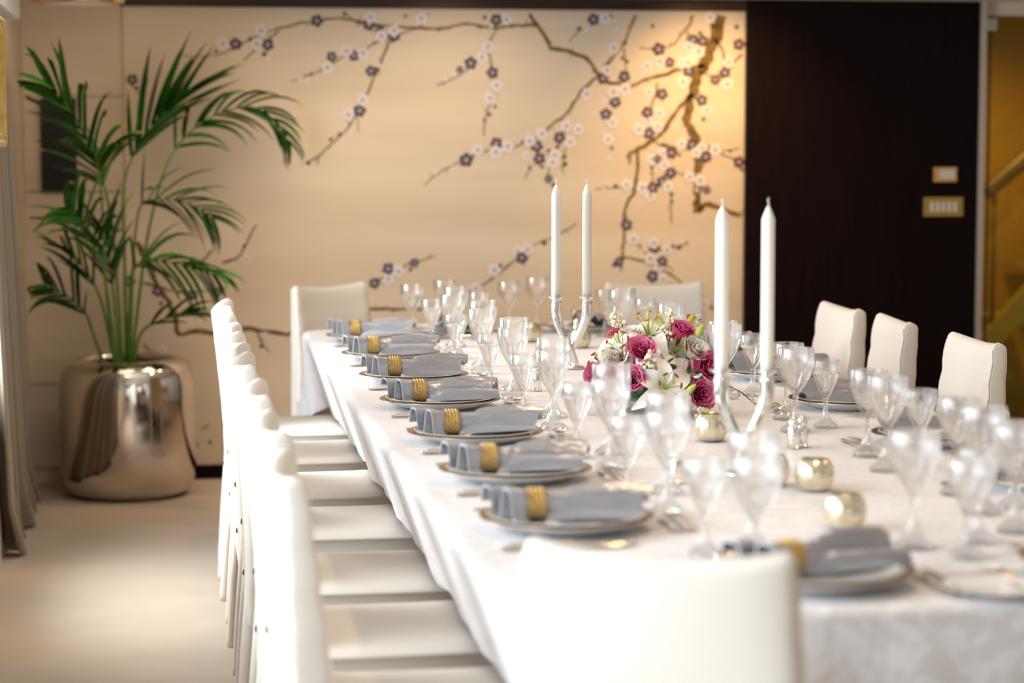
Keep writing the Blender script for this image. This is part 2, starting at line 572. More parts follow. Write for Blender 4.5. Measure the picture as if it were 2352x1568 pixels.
stair = thing('staircase', 'olive staircase with a sloping handrail behind the glass door', 'staircase', (0, 0, 0))
p0, p1 = at_y(2262, 790, 11.6), at_y(2352, 690, 11.6)
sl = (p1.z - p0.z) / (p1.x - p0.x)
x0, z0 = p0.x - 0.25, p0.z - 0.25 * sl
x1, z1 = x0 + 2.2, z0 + 2.2 * sl
d_ = Vector((x1 - x0, 0, z1 - z0)).normalized()
n_ = Vector((-d_.z, 0, d_.x))
sb = MB()
for (yy, hh) in ((11.55, 0.055),):
    A, B = Vector((x0, yy, z0)), Vector((x1, yy, z1))
    sb.loops([[A - n_ * hh, A + n_ * hh, A + n_ * hh + Vector((0, 0.06, 0)), A - n_ * hh + Vector((0, 0.06, 0))],
              [B - n_ * hh, B + n_ * hh, B + n_ * hh + Vector((0, 0.06, 0)), B - n_ * hh + Vector((0, 0.06, 0))]], True, True, True)
sb.build('stringer', M['hall_step'], stair, False)
for k in range(8):
    sx = x0 + 0.12 + 0.26 * k
    sz = z0 + (sx - x0) * sl - 0.02
    MB().box(sx, sx + 0.29, 11.61, 12.35, sz - 0.04, sz).build('step', M['hall_step'], stair, False)
rp0, rp1 = at_y(2272, 434, 11.6), at_y(2352, 366, 11.6)
rd = rp1 - rp0
hr = MB().tube([rp0 - rd * 0.15, rp0, rp1, rp1 + rd * 3], 0.045, 10)
hr.build('handrail', M['hall_rail'], stair)
for k in (0.15, 1.4, 2.6):
    a = rp0 + rd * k
    MB().tube([a, (a.x, a.y, a.z - 0.75)], 0.014, 8).build('baluster', M['hall_rail'], stair)

# ------------------------------------------------------------------ the mural
mural = thing('wall_mural', 'gold silk wall mural painted with flowering plum branches', 'mural', (0, 0, 0))
# silk sheets with fine joints
pxs = [288, 806, 1322, 1706]
for a, b in zip(pxs, pxs[1:]):
    xa, xb = at_y(a, 500, WY).x, at_y(b, 500, WY).x
    MB().box(xa + 0.0001, xb - 0.0001, WY - 0.012, WY, MZ0, MZ1).build('silk_panel', M['mural_silk'], mural, False)
MB().box(XM0 - 0.006, XM0 + 0.003, WY - 0.022, WY, MZ0, MZ1).build('edge_strip', M['mural_seam'], mural, False)
MY = WY - 0.0135


def wp(px, py, dy=0.0):
    return at_y(px, py, MY - dy)


UM = 9.9 / FPX                              # metres per pixel at the mural


def branch(pts, w0, w1, seed, dy=0.0):
    r = random.Random(seed)
    P = [wp(x, y, dy) for x, y in pts]
    n = max(6, int(sum((b - a).length for a, b in zip(P, P[1:])) / 0.022))
    C = spline(P, n)
    rows = []
    for i, p in enumerate(C):
        t = (C[min(i + 1, n - 1)] - C[max(i - 1, 0)]).normalized()
        s = Vector((-t.z, 0, t.x))
        w = (w0 + (w1 - w0) * i / (n - 1)) * UM * 0.5 * r.uniform(0.7, 1.3)
        j = s * r.uniform(-1, 1) * UM * min(3.0, w0 * 0.3)
        rows.append([p + s * w + j, p - s * w + j])
    m = MB().loops(rows, False)
    # short spurs, knots
    for i in range(2, n - 1, 3):
        if r.random() < 0.55:
            p = C[i]
            t = (C[min(i + 1, n - 1)] - C[max(i - 1, 0)]).normalized()
            s = Vector((-t.z, 0, t.x)) * r.choice((-1, 1))
            l = r.uniform(4, 11) * UM + w0 * 0.4 * UM
            q = p + (s + t * r.uniform(-0.5, 0.8)).normalized() * l
            wv = t * UM * 1.3
            m.add([p + wv, p - wv, q - wv * 0.5, q + wv * 0.5], [(0, 1, 2, 3)])
    m.build('branch', M['branch'], mural, False)


BR = [
    ([(1215, 33), (1238, 62), (1258, 95), (1268, 113), (1300, 117), (1335, 128), (1355, 145), (1375, 170), (1400, 190), (1430, 192)], 8, 9),
    ([(1230, 57), (1180, 60), (1120, 63), (1070, 55), (1020, 66), (960, 64), (905, 60), (850, 55), (780, 42), (728, 48), (650, 62), (612, 75), (570, 92), (520, 120), (470, 130), (403, 128)], 7, 2),
    ([(850, 55), (820, 52), (790, 28)], 4, 3),
    ([(905, 60), (895, 95), (880, 130), (865, 165), (845, 210), (820, 260), (795, 300), (760, 330), (735, 355), (692, 382)], 5, 2.5),
    ([(960, 64), (900, 85), (868, 95), (830, 118), (790, 130), (750, 155), (715, 172), (668, 187)], 4, 2),
    ([(640, 70), (605, 100), (560, 138)], 4, 3), ([(820, 265), (822, 285), (823, 304)], 3, 2), ([(733, 358), (730, 370), (729, 382)], 3, 2),
    ([(1140, 68), (1128, 90), (1120, 110), (1090, 140), (1060, 170), (1003, 196)], 4, 3),
    ([(1122, 120), (1130, 150), (1138, 190), (1128, 230), (1115, 270), (1112, 312)], 4, 3),
    ([(1370, 178), (1335, 210), (1310, 250), (1295, 265), (1262, 292), (1240, 310), (1190, 334), (1130, 345), (1085, 358), (1050, 375), (1010, 395), (975, 425)], 6, 2.5),
    ([(1460, 35), (1445, 70), (1430, 105), (1400, 140), (1385, 152)], 5, 4), ([(1433, 110), (1437, 150), (1434, 176)], 3, 3),
    ([(1332, 65), (1320, 80), (1308, 96)], 3, 2), ([(985, 32), (975, 45), (966, 60)], 3, 3),
    ([(1655, 35), (1645, 80), (1632, 115), (1615, 155), (1600, 180), (1590, 215), (1582, 250), (1580, 285), (1598, 315), (1605, 350), (1603, 400), (1601, 450), (1603, 488)], 26, 16),
    ([(1620, 150), (1570, 160), (1530, 168), (1480, 185), (1445, 200)], 10, 7),
    ([(1590, 215), (1560, 250), (1530, 290), (1490, 330), (1450, 350), (1438, 360)], 10, 8),
    ([(1465, 348), (1465, 390), (1455, 440), (1435, 480), (1433, 520), (1432, 560), (1430, 590), (1425, 622)], 8, 5),
    ([(1590, 35), (1582, 60), (1565, 80), (1545, 105), (1510, 112), (1470, 110)], 6, 3), ([(1580, 70), (1575, 110), (1582, 140)], 3, 3),
    ([(1603, 488), (1622, 470), (1650, 475), (1690, 490), (1704, 493)], 14, 8),
    ([(1605, 165), (1650, 175), (1690, 140), (1704, 125)], 5, 4), ([(1520, 330), (1560, 340), (1610, 345), (1650, 350), (1704, 375)], 4, 3),
    ([(1368, 435), (1430, 431), (1500, 433)], 3, 3), ([(1448, 360), (1446, 380)], 4, 3),
    ([(1430, 590), (1470, 597), (1500, 610), (1530, 625), (1565, 650), (1600, 680), (1640, 710)], 5, 4),
    ([(1455, 550), (1475, 570), (1490, 590)], 4, 3), ([(1500, 575), (1560, 565), (1582, 557)], 4, 3), ([(1515, 600), (1535, 612), (1548, 625)], 3, 2),
    ([(1541, 440), (1541, 480), (1542, 512)], 4, 2), ([(1545, 390), (1575, 405), (1600, 415)], 3, 3), ([(1500, 375), (1499, 400), (1500, 425)], 3, 3),
    ([(1510, 190), (1505, 220), (1490, 255)], 4, 3), ([(1555, 345), (1520, 335), (1495, 320)], 3, 3), ([(1640, 90), (1660, 120), (1665, 160)], 7, 4),
    ([(860, 650), (890, 632), (930, 610), (960, 600), (1000, 588)], 4, 2.5), ([(1060, 680), (1130, 640), (1190, 590), (1230, 560), (1280, 540), (1325, 513)], 4, 2.5),
    ([(1300, 300), (1275, 345), (1262, 380), (1258, 425)], 3, 2), ([(1298, 340), (1292, 390), (1295, 400)], 3, 2), ([(1235, 370), (1220, 385), (1203, 412)], 3, 2),
    ([(312, 556), (330, 585), (345, 605), (352, 640), (370, 672), (390, 700), (404, 730), (408, 764), (450, 762), (500, 763), (530, 752), (570, 756), (655, 767)], 14, 9),
    ([(655, 767), (760, 740), (850, 712), (960, 709), (1040, 715)], 8, 5),
    ([(590, 760), (600, 785), (618, 808)], 5, 3), ([(510, 604), (545, 590), (560, 570), (575, 540), (588, 517)], 5, 4), ([(440, 620), (470, 592), (488, 575)], 6, 5),
    ([(330, 650), (400, 668), (440, 670), (520, 660)], 5, 3), ([(330, 790), (350, 810)], 4, 3), ([(330, 435), (350, 430), (380, 432)], 3, 2), ([(463, 985), (482, 975)], 4, 3),
    ([(300, 190), (312, 205), (322, 216)], 3, 2), ([(1640, 350), (1675, 345), (1700, 340)], 3, 2), ([(560, 590), (575, 597)], 3, 2),
]
for i, (p, a, b) in enumerate(BR):
    branch(p, a, b, i)


def blossom_mesh(name, mat, petals=5, jag=0.0):
    m = MB()
    n = 40
    ring = []
    for j in range(n):
        a = 2 * math.pi * j / n
        r = 1.0 + 0.20 * (abs(math.cos(a * petals / 2)) - 0.62) * 1.6
        ring.append((r * math.cos(a), 0, r * math.sin(a)))
    top = [(x * 0.93, -0.06, z * 0.93) for x, _, z in ring]
    mid = [(x * 0.30, -0.10, z * 0.30) for x, _, z in ring]
    m.loops([ring, top, mid], True, False, False)
    m.add([(x * 0.36, -0.105, z * 0.36) for x, _, z in ring], [tuple(reversed(range(n)))], 1)
    for k in range(petals):
        a = 2 * math.pi * (k + 0.5) / petals
        c, s = math.cos(a), math.sin(a)
        m.add([(c * 0.30 - s * 0.04, -0.11, s * 0.30 + c * 0.04), (c * 0.30 + s * 0.04, -0.11, s * 0.30 - c * 0.04),
               (c * 0.78, -0.09, s * 0.78)], [(0, 1, 2)], 1)
    return m.mesh(name, [mat, M['blossom_eye']], False)


BLM = {'W': blossom_mesh('white_blossom', M['blossom_white']), 'D': blossom_mesh('slate_blossom', M['blossom_dark']), 'P': blossom_mesh('plum_blossom', M['blossom_plum'])}
_b = MB()
_b.lathe([(1.0, 0), (0.9, 0.1)], 12, cap0=False)
BUDM = MB().add([(math.cos(2 * math.pi * j / 12), 0, math.sin(2 * math.pi * j / 12) * 1.0) for j in range(12)] +
                [(0.7 * math.cos(2 * math.pi * j / 12), -0.2, 0.7 * math.sin(2 * math.pi * j / 12)) for j in range(12)],
                [(j, 12 + j, 12 + (j + 1) % 12, (j + 1) % 12) for j in range(12)] + [tuple(reversed(range(12, 24)))]).mesh('bud', M['bud_dark'])
BUDW = BUDM.copy()
BUDW.materials.clear()
BUDW.materials.append(M['blossom_white'])
BL = """P295,183,.9 W512,100 P541,101 W599,71 W590,101 D615,103 D728,48 W851,40 P848,57 D872,70,.8 W905,70 W876,83 D904,82,1.1 W752,155 D762,130,.85 W796,117 P813,128,.9 W834,122
D852,163,.9 W833,229 D826,254,1.05 W800,263 W968,42 D1140,46 W1163,44 W1121,107 W1107,131 D1081,145,1.05 D1056,160,.6 P1131,167 W1141,196 W1126,225 D1363,45 W1390,42 W1410,110 W1395,161 P1385,180
W1348,215 D1434,176 W1409,211,1.1 W1436,205,1.1 D1413,234 D1392,262 W1407,282 W1397,320 P1513,113,1.1 W1487,152 W1515,141 P1538,143,.9 W1568,146 D1582,163 W1580,143 W1569,188,1.1 W1491,211 D1521,216 P1487,258 W1514,260
W1489,277 W1511,290 W1468,297,1.1 D1491,306 D1592,92 P1614,94 W1582,108 W1605,118,1.1 W1585,135 W1632,40 P1697,102 W1674,143 D1665,167 P1643,183,.9 W1671,193,1.1 D1612,230 W1624,253,.95 D1071,367,1.15
W1097,344 P1140,329 W1139,349,1.1 W1166,336,1.05 W1217,324 D1233,336 W1245,307 W1301,289 W1329,297 P1285,316 W1310,326 P1239,364 W1274,356 W1269,373 W1209,357,.7 D1260,410,.7 W1600,350 W1566,330 W1612,340
D1589,332 P1621,360 W1643,344,1.1 W1524,352 P1542,351 D1511,365,.7 W1497,365 W1526,379 D1540,397 W1584,406 W1608,414,1.1 P1623,436,.7 P1699,372 W1440,425 W1476,431,1.1 P1499,431 D1521,417 W1534,428 W1494,450
D1439,516 W1455,549 W1502,558 P1502,568 W1533,574,.95 W1494,594,1.1 D1521,600,.9 W1512,614,.9 D1499,634,1.05 W1523,642 D1422,600,.8 W1606,672 W1617,699 D892,617 W915,623,1.05 W892,641 D952,603,.75 D860,650,.9
W1136,620,1.1 W1190,578 W1212,573 D1199,592 W1093,662 W566,596,.7 D288,645 D362,668,.9 D443,677,.8 W470,655,.8 D500,670,.8 W372,804,.8 W609,770,.6""".split()
for i, b in enumerate(BL):
    f = b[1:].split(',')
    x, y = int(f[0]), int(f[1])
    sc = float(f[2]) if len(f) > 2 else 1.0
    o = obj('blossom', BLM[b[0]], mural)
    o.location = wp(x, y, 0.0015 + 0.0004 * (i % 4))
    r = 12.8 * UM * sc
    if x < 296:
        o.location.x += 0.016
    if x > 1690:
        o.location.x = min(o.location.x, XM1 - r)
    if y < 47:
        o.location.z = min(o.location.z, MZ1 - r * 0.75)
    o.scale = (r, r * 0.35, r)
    o.rotation_euler = (0, rnd.uniform(0, 1.2), 0)
for s in "314,202 575,90 497,118 715,170 760,320 780,308 708,374 791,32 931,37 607,124 868,160 1137,245 1124,263 1113,276 1113,40 1331,66 1402,38 1397,146 1430,134 1440,141 1405,340 1435,99 1202,325 1260,347 1281,337 1245,383 1218,384 1298,377 1296,360 1271,425 1540,150 1616,274 1560,355 1630,338 1676,347 1704,390 1497,385 1543,446 1543,463 1545,566 1560,568 943,618 1148,610 1250,558 1411,608 562,563 346,432 482,1015 453,1022 600,795 370,697 1692,62 1414,427 1499,60 1608,76".split():
    x, y = map(int, s.split(','))
    o = obj('bud', BUDM, mural)
    o.location = wp(x, y, 0.001)
    r = 4.6 * UM * rnd.uniform(0.8, 1.1)
    o.scale = (r, 0.0025, r)
for s in "479,120 614,136 870,150 690,183 705,184 1042,171 1024,183 1128,60 1040,385 1000,396 1410,46 1346,69 1418,68 1368,258 1388,231 1390,275 1220,382 1420,620 1437,610 1392,421 1388,436 1480,572 1567,556 1600,436 1672,353 1684,380 1400,362 1505,392 560,557 700,380 1560,100".split():
    x, y = map(int, s.split(','))
    o = obj('bud', BUDW, mural)
    o.location = wp(x, y, 0.001)
    r = 5.0 * UM
    o.scale = (r, 0.0025, r * 0.8)

# ------------------------------------------------------------------ things on the walls
def wall_box(m, px0, py0, px1, py1, Y, depth, mi=0):
    a, b = at_y(px0, py0, Y), at_y(px1, py1, Y)
    m.box(a.x, b.x, Y - depth, Y, b.z, a.z, mi)
    return a, b


t = thing('wall_cabinet', 'black rectangular panel with an amber knob behind the palm', 'cabinet', at_y(135, 438, WY - 0.02))
m = MB()
wall_box(m, 93, 226, 178, 438, WY - 0.02, 0.03)
o = m.build('front_panel', M['black'], t, False)
o.matrix_parent_inverse = Matrix.Translation(-t.location)
kp = at_y(163, 419, WY - 0.05)
m = MB().lathe([(0.0001, 0), (0.009, 0.001), (0.011, 0.008), (0.007, 0.014), (0.0001, 0.015)], 16, cap0=False, cap1=False)
o = m.build('knob', M['amber'], t)
o.rotation_euler = (math.pi / 2, 0, 0)
o.location = kp - t.location

t = thing('thermostat', 'small orange thermostat on the dark wall above the switches', 'thermostat', at_y(2169, 417, WY - 0.05))
m = MB()
a, b = wall_box(m, 2144, 384, 2194, 417, WY - 0.05, 0.02)
o = m.build('housing', M['thermo'], t, False)
o.matrix_parent_inverse = Matrix.Translation(-t.location)
m = MB()
wall_box(m, 2158, 390, 2193, 410, WY - 0.07, 0.003)
o = m.build('display', M['plastic'], t, False)
o.matrix_parent_inverse = Matrix.Translation(-t.location)

t = thing('switch_plate', 'brass plate with a row of five cream light switches', 'light switch', at_y(2165, 497, WY - 0.05))
m = MB()
a, b = wall_box(m, 2120, 453, 2210, 496, WY - 0.05, 0.008)
o = m.build('plate', M['dark_brass'], t, False)
o.matrix_parent_inverse = Matrix.Translation(-t.location)
for k in range(5):
    m = MB()
    wall_box(m, 2136 + k * 13.2, 463, 2143.5 + k * 13.2, 486, WY - 0.058, 0.008)
    o = m.build('switch', M['plastic'], t, False)
    o.matrix_parent_inverse = Matrix.Translation(-t.location)

# gilded picture on the pier
t = thing('picture_frame', 'gilded picture frame on the pier at the left edge', 'picture', (-0.437, 6.0, 1.44))
PX = -0.437
yA, yB = 5.82, 6.22
zA, zB = 1.44, at_y(18, 42, 6.22).z
fr = MB()


def frame_bar(p, q, w, nrm):
    """gilded moulding from p to q on the plane X = PX, profile w wide"""
    m = MB()
    prof = [(0, 0.0), (0, 0.028), (0.012, 0.032), (0.020, 0.022), (0.032, 0.024), (w, 0.010), (w, 0.0)]
    rows = []
    for P, sgn in ((p, 1), (q, -1)):
        r = []
        for (a_, h_) in prof:
            v = Vector((PX + h_, P[0], P[1])) + Vector((0, nrm[0], nrm[1])) * a_
            v += Vector((0, (q[0] - p[0]), (q[1] - p[1]))).normalized() * a_ * sgn
            r.append(v)
        rows.append(r)
    m.loops(rows, True, True, True)
    return m


for p, q, nr in (((yA, zA), (yB, zA), (0, 1)), ((yB, zA), (yB, zB), (-1, 0)), ((yB, zB), (yA, zB), (0, -1)), ((yA, zB), (yA, zA), (1, 0))):
    o = frame_bar(p, q, 0.045, nr).build('moulding', M['gold_frame'], t, False)
    o.matrix_parent_inverse = Matrix.Translation(-t.location)
M['canvas'] = PM('painted_canvas', (0.30, 0.16, 0.07), 0.6, col2=(0.52, 0.40, 0.28), nscale=9)
MB().box(-0.480, PX, yA + 0.03, yB - 0.03, zA + 0.03, zB - 0.03).build('stretcher', M['rust_wood'], t, False).matrix_parent_inverse = Matrix.Translation(-t.location)
o = MB().box(PX, PX + 0.008, yA + 0.04, yB - 0.04, zA + 0.04, zB - 0.04).build('canvas', M['canvas'], t, False)
o.matrix_parent_inverse = Matrix.Translation(-t.location)

# brass ceiling lamp
lp = at_z(180, 9, 1.985)
t = thing('ceiling_lamp', 'brass drum ceiling lamp at the top left corner', 'lamp', (lp.x, lp.y, 1.985))
MB().lathe([(0.15, 0.0), (0.175, 0.004), (0.18, 0.012), (0.18, CZ - 1.985)], 48, cap1=False).build('drum', M['brass'], t, True, 40)
MB().lathe([(0.13, -0.004), (0.14, -0.002)], 32).build('diffuser', M['wax'], t)

# curtain by the left wall
def curtain():
    m = MB()
    NZ, NS = 40, 90
    rows = []
    for i in range(NZ + 1):
        v = i / NZ                            # 0 floor, 1 top
        z = 0.012 + v * 1.88
        far = 9.36 - 0.95 * v ** 0.8
        spread = 1.0 - 0.50 * min(1, v * 1.15) ** 1.3
        row = []
        for j in range(NS + 1):
            u = j / NS
            y = far - (1 - u) * (1.35 - 0.3 * v)
            ph = u * 9 * 2 * math.pi
            amp = 0.016 * (0.7 + 0.5 * (1 - v)) * (1 + 0.3 * math.sin(u * 11 + 2))
            x = LX + 0.004 + 0.004 * spread + (amp * (1 + math.sin(ph + 0.5 * math.sin(v * 4)))) * (0.45 + 0.55 * spread)
            if v < 0.10:
                q = (0.10 - v) / 0.10
                x += 0.022 * q * math.sin(ph * 0.5 + 1) + 0.012 * q
                y += 0.016 * q * math.sin(ph * 0.7)
            row.append((x, y, z))
        rows.append(row)
    m.loops(rows, False)
    return m


o = curtain().build('curtain', M['curtain'])
tag(o, 'taupe silk curtain hanging to the carpet by the left wall', 'curtain')
md = o.modifiers.new('thick', 'SOLIDIFY')
md.thickness = 0.004

# ------------------------------------------------------------------ palm in its mirror pot
PC = Vector((-0.150, 9.40, 0))
palm = thing('potted_palm', 'kentia palm with long arching fronds in a round mirrored pot', 'plant', PC)
prof = [(0.205, 0.0), (0.225, 0.004), (0.255, 0.03), (0.272, 0.075), (0.280, 0.13), (0.280, 0.40), (0.279, 0.46), (0.272, 0.51), (0.255, 0.545),
        (0.228, 0.563), (0.205, 0.568), (0.196, 0.562), (0.192, 0.545), (0.20, 0.50), (0.20, 0.46)]
MB().lathe(prof, 72, cap1=False).build('pot', M['pot_chrome'], palm)
MB().lathe([(0.198, 0.44), (0.198, 0.478), (0.10, 0.492), (0.0001, 0.495)], 32, cap0=False, cap1=False).build('soil', M['soil'], palm)


def leaflet(m, base, d0, length, width, droop, side, tip):
    n = 6
    p = Vector(base)
    d = Vector(d0).normalized()
    rows = []
    for i in range(n + 1):
        s = i / n
        w = width * (math.sin(math.pi * min(1, 0.12 + s * 0.88) ** 0.75) ** 0.8 if i < n else 0.03) * 0.5
        w = max(w, 0.0006)
        b = d.cross(side)
        if b.length < 1e-4:
            b = Vector((0, 1, 0))
        b.normalize()
        s2 = b.cross(d).normalized()
        rows.append([p + s2 * w + b * w * 0.35, p - b * w * 0.12, p - s2 * w + b * w * 0.35])
        p = p + d * (length / n)
        d = (d + Vector((0, 0, -1)) * droop * (0.25 + s) / n * 2).normalized()
    lim = -0.52 - PC.x
    rows = [[Vector((max(q.x, lim + 0.01 * math.sin(q.z * 40)), q.y, q.z)) for q in r_] for r_ in rows]
    k = n - 1 if tip else n
    m.loops(rows[:k + 1], False, mi=0)
    if tip:
        m.loops(rows[k:], False, mi=1)


def frond(pts, t0, nl, lmax, droop, matl, seed, yoff=0.0, spread=0.9, upbias=0.0, w=0.022):
    """rachis through photo points on the plane of the palm, leaflets on both sides"""
    r = random.Random(seed)
    P = []
    for i, (x, y) in enumerate(pts):
        a = i / (len(pts) - 1)
        q = at_y(x, y, PC.y + yoff * a)
        P.append(q)
    P[0] = Vector((PC.x + (P[0].x - PC.x) * 0.6, PC.y + r.uniform(-0.06, 0.06), 0.47))
    C = spline(P, 40)
    m = MB().tube([c - PC for c in C], [0.0075 - 0.0058 * i / 39 for i in range(40)], 7)
    fo = m.build('frond', M['stem'], palm)
    for k in range(nl):
        f = t0 + (1 - t0) * (k + 0.5) / nl
        i = min(38, int(f * 39))
        c = C[i] - PC
        T = (C[i + 1] - C[max(0, i - 1)]).normalized()
        side = Vector((0, 1, 0)).cross(T).normalized()
        dep = Vector((0, 1, 0))
        for sg in (-1, 1):
            e = (f - t0) / (1 - t0)
            fw = 0.75 + 0.55 * e
            d = T * fw + side * sg * spread * r.uniform(0.6, 1.1) + dep * r.uniform(-0.55, 0.55) + Vector((0, 0, upbias))
            L = lmax * (0.55 + 0.9 * math.sin(math.pi * min(1, 0.22 + e * 0.72))) * r.uniform(0.75, 1.0) * 0.8
            lm = MB()
            tip = r.random() < 0.42
            leaflet(lm, c, d, L, w * r.uniform(0.75, 1.15), droop * r.uniform(0.6, 1.3), dep + Vector((r.uniform(-.4, .4), 0, r.uniform(-.4, .4))), tip)
            lm.build('leaflet', [matl if r.random() < 0.75 else (M['leaf2'] if matl is M['leaf'] else M['leaf']), M['leaf_tip']], fo)


frond([(250, 825), (243, 650), (232, 440), (205, 335), (160, 250), (100, 175)], 0.48, 10, 0.36, 0.9, M['leaf'], 1, -0.62, 0.42, 0.0, 0.056)
frond([(290, 825), (286, 600), (284, 430), (318, 335), (375, 262), (430, 210)], 0.52, 10, 0.40, 0.30, M['leaf'], 2, 0.12, 0.40, 0.10, 0.062)
frond([(300, 825), (330, 600), (355, 470), (385, 375), (430, 310), (500, 262), (580, 245), (640, 285), (662, 330)], 0.44, 14, 0.25, 1.0, M['leaf'], 3, 0.10, 0.60, -0.05, 0.044)
frond([(262, 825), (247, 680), (225, 570), (185, 500), (150, 470)], 0.45, 10, 0.33, 0.75, M['leaf2'], 4, -0.55, 0.70, 0.10, 0.042)
frond([(300, 825), (304, 640), (313, 520), (330, 465), (390, 458), (450, 475), (490, 505)], 0.48, 11, 0.25, 0.85, M['leaf'], 5, -0.10, 0.72, -0.1, 0.036)
frond([(290, 825), (298, 700), (304, 625), (345, 598), (430, 612), (495, 635)], 0.45, 11, 0.26, 1.15, M['leaf2'], 6, -0.25, 0.7, -0.25, 0.042)
frond([(225, 822), (212, 760), (200, 725), (170, 690), (130, 665), (100, 650)], 0.40, 7, 0.25, 0.9, M['leaf'], 7, -0.35, 0.7, 0.15, 0.044)
frond([(305, 825), (322, 770), (365, 738), (415, 722), (440, 720)], 0.35, 4, 0.20, 0.4, M['leaf'], 8, -0.15, 0.35, 0.1, 0.046)
frond([(268, 825), (262, 690), (250, 590), (238, 520)], 0.42, 9, 0.27, 0.5, M['leaf'], 9, -0.15, 0.65, 0.25, 0.050)
frond([(255, 825), (240, 720), (215, 650), (175, 590), (150, 565)], 0.45, 6, 0.25, 0.4, M['leaf'], 10, -0.25, 0.45, 0.1, 0.042)
frond([(278, 825), (262, 560), (245, 450), (232, 400), (236, 350)], 0.60, 7, 0.28, 0.8, M['leaf2'], 11, -0.2, 0.75, 0.0, 0.050)

# ------------------------------------------------------------------ chairs
ZT, ZS = 0.915, 0.505


def chair_back_mesh():
    global BT
    m = MB()
    tab = BT = [(0.285, -0.230, -0.19, 0.208), (0.36, -0.229, -0.185, 0.205), (0.46, -0.231, -0.160, 0.204), (0.60, -0.237, -0.158, 0.201), (0.75, -0.247, -0.182, 0.196), (0.90, -0.257, -0.207, 0.189)]
    K = 44
    zs = [0.285 + (0.895 - 0.285) * i / 22 for i in range(23)]
    rows = []

    def loop(z, k_th, k_hw):
        yb, yf, hw = lerp_tab(tab, z)
        yc, th = (yb + yf) / 2, (yf - yb) / 2 * k_th
        hw = hw - 0.014 * (1 - k_hw)
        row = []
        for j in range(K):
            a = 2 * math.pi * j / K
            cu = math.copysign(abs(math.cos(a)) ** 0.22, math.cos(a))
            cy = math.copysign(abs(math.sin(a)) ** 0.38, math.sin(a))
            up = max(0, (z - 0.5) / 0.4)
            y = yc + cy * th + 0.030 * (cu * cu - 0.4) * up
            zz = z - 0.014 * (1 - cu * cu) * up ** 3
            wr = 0.0022 * math.sin(z * 70 + cu * 5) * (0.3 + 0.7 * abs(cu)) * (1 if cy > -0.5 else 0.6)
            if z < 0.33:
                zz += 0.018 * math.sin(cu * 5.0 + cy * 2) * (0.33 - z) / 0.045
            row.append((cu * hw + wr * 0.5, y + wr, zz))
        return row
    for z in zs:
        rows.append(loop(z, 1, 1))
    for i in range(1, 7):
        ph = i / 6 * math.pi / 2
        rows.append(loop(0.895 + 0.02 * math.sin(ph), max(0.08, math.cos(ph)), math.cos(ph)))
    m.loops(rows, True, False, True)
    return m


def chair_pt(z, a):                          # a point of the backrest surface at height z
    yb, yf, hw = lerp_tab(BT, z)
    yc, th = (yb + yf) / 2, (yf - yb) / 2
    cu = math.copysign(abs(math.cos(a)) ** 0.22, math.cos(a))
    cy = math.copysign(abs(math.sin(a)) ** 0.38, math.sin(a))
    up = max(0, (z - 0.5) / 0.4)
    wr = 0.0022 * math.sin(z * 70 + cu * 5) * (0.3 + 0.7 * abs(cu))
    return (cu * hw + wr * 0.5, yc + cy * th + 0.030 * (cu * cu - 0.4) * up + wr, z - 0.014 * (1 - cu * cu) * up ** 3)


def chair_seat_mesh():
    m = MB()
    K = 64

    def loop(hw, y0, y1, z, wav=0.0, e=0.22):
        row = []
        for j in range(K):
            a = 2 * math.pi * j / K
            cx = math.copysign(abs(math.cos(a)) ** e, math.cos(a))
            cy = math.copysign(abs(math.sin(a)) ** e, math.sin(a))
            row.append((cx * hw, (y0 + y1) / 2 + cy * (y1 - y0) / 2, z + wav * math.sin(a * 9 + 1) + wav * 0.7 * math.sin(a * 5)))
        return row
    rows = [loop(0.224, -0.20, 0.236, 0.432, 0.004), loop(0.223, -0.20, 0.235, 0.452), loop(0.222, -0.20, 0.234, 0.482),
            loop(0.226, -0.20, 0.238, 0.485), loop(0.226, -0.20, 0.238, 0.489), loop(0.221, -0.198, 0.233, 0.492),
            loop(0.212, -0.19, 0.224, 0.499, 0.0008), loop(0.18, -0.17, 0.19, ZS - 0.001, 0.001), loop(0.09, -0.10, 0.10, ZS + 0.004)]
    m.loops(rows, True, False, True)
    return m


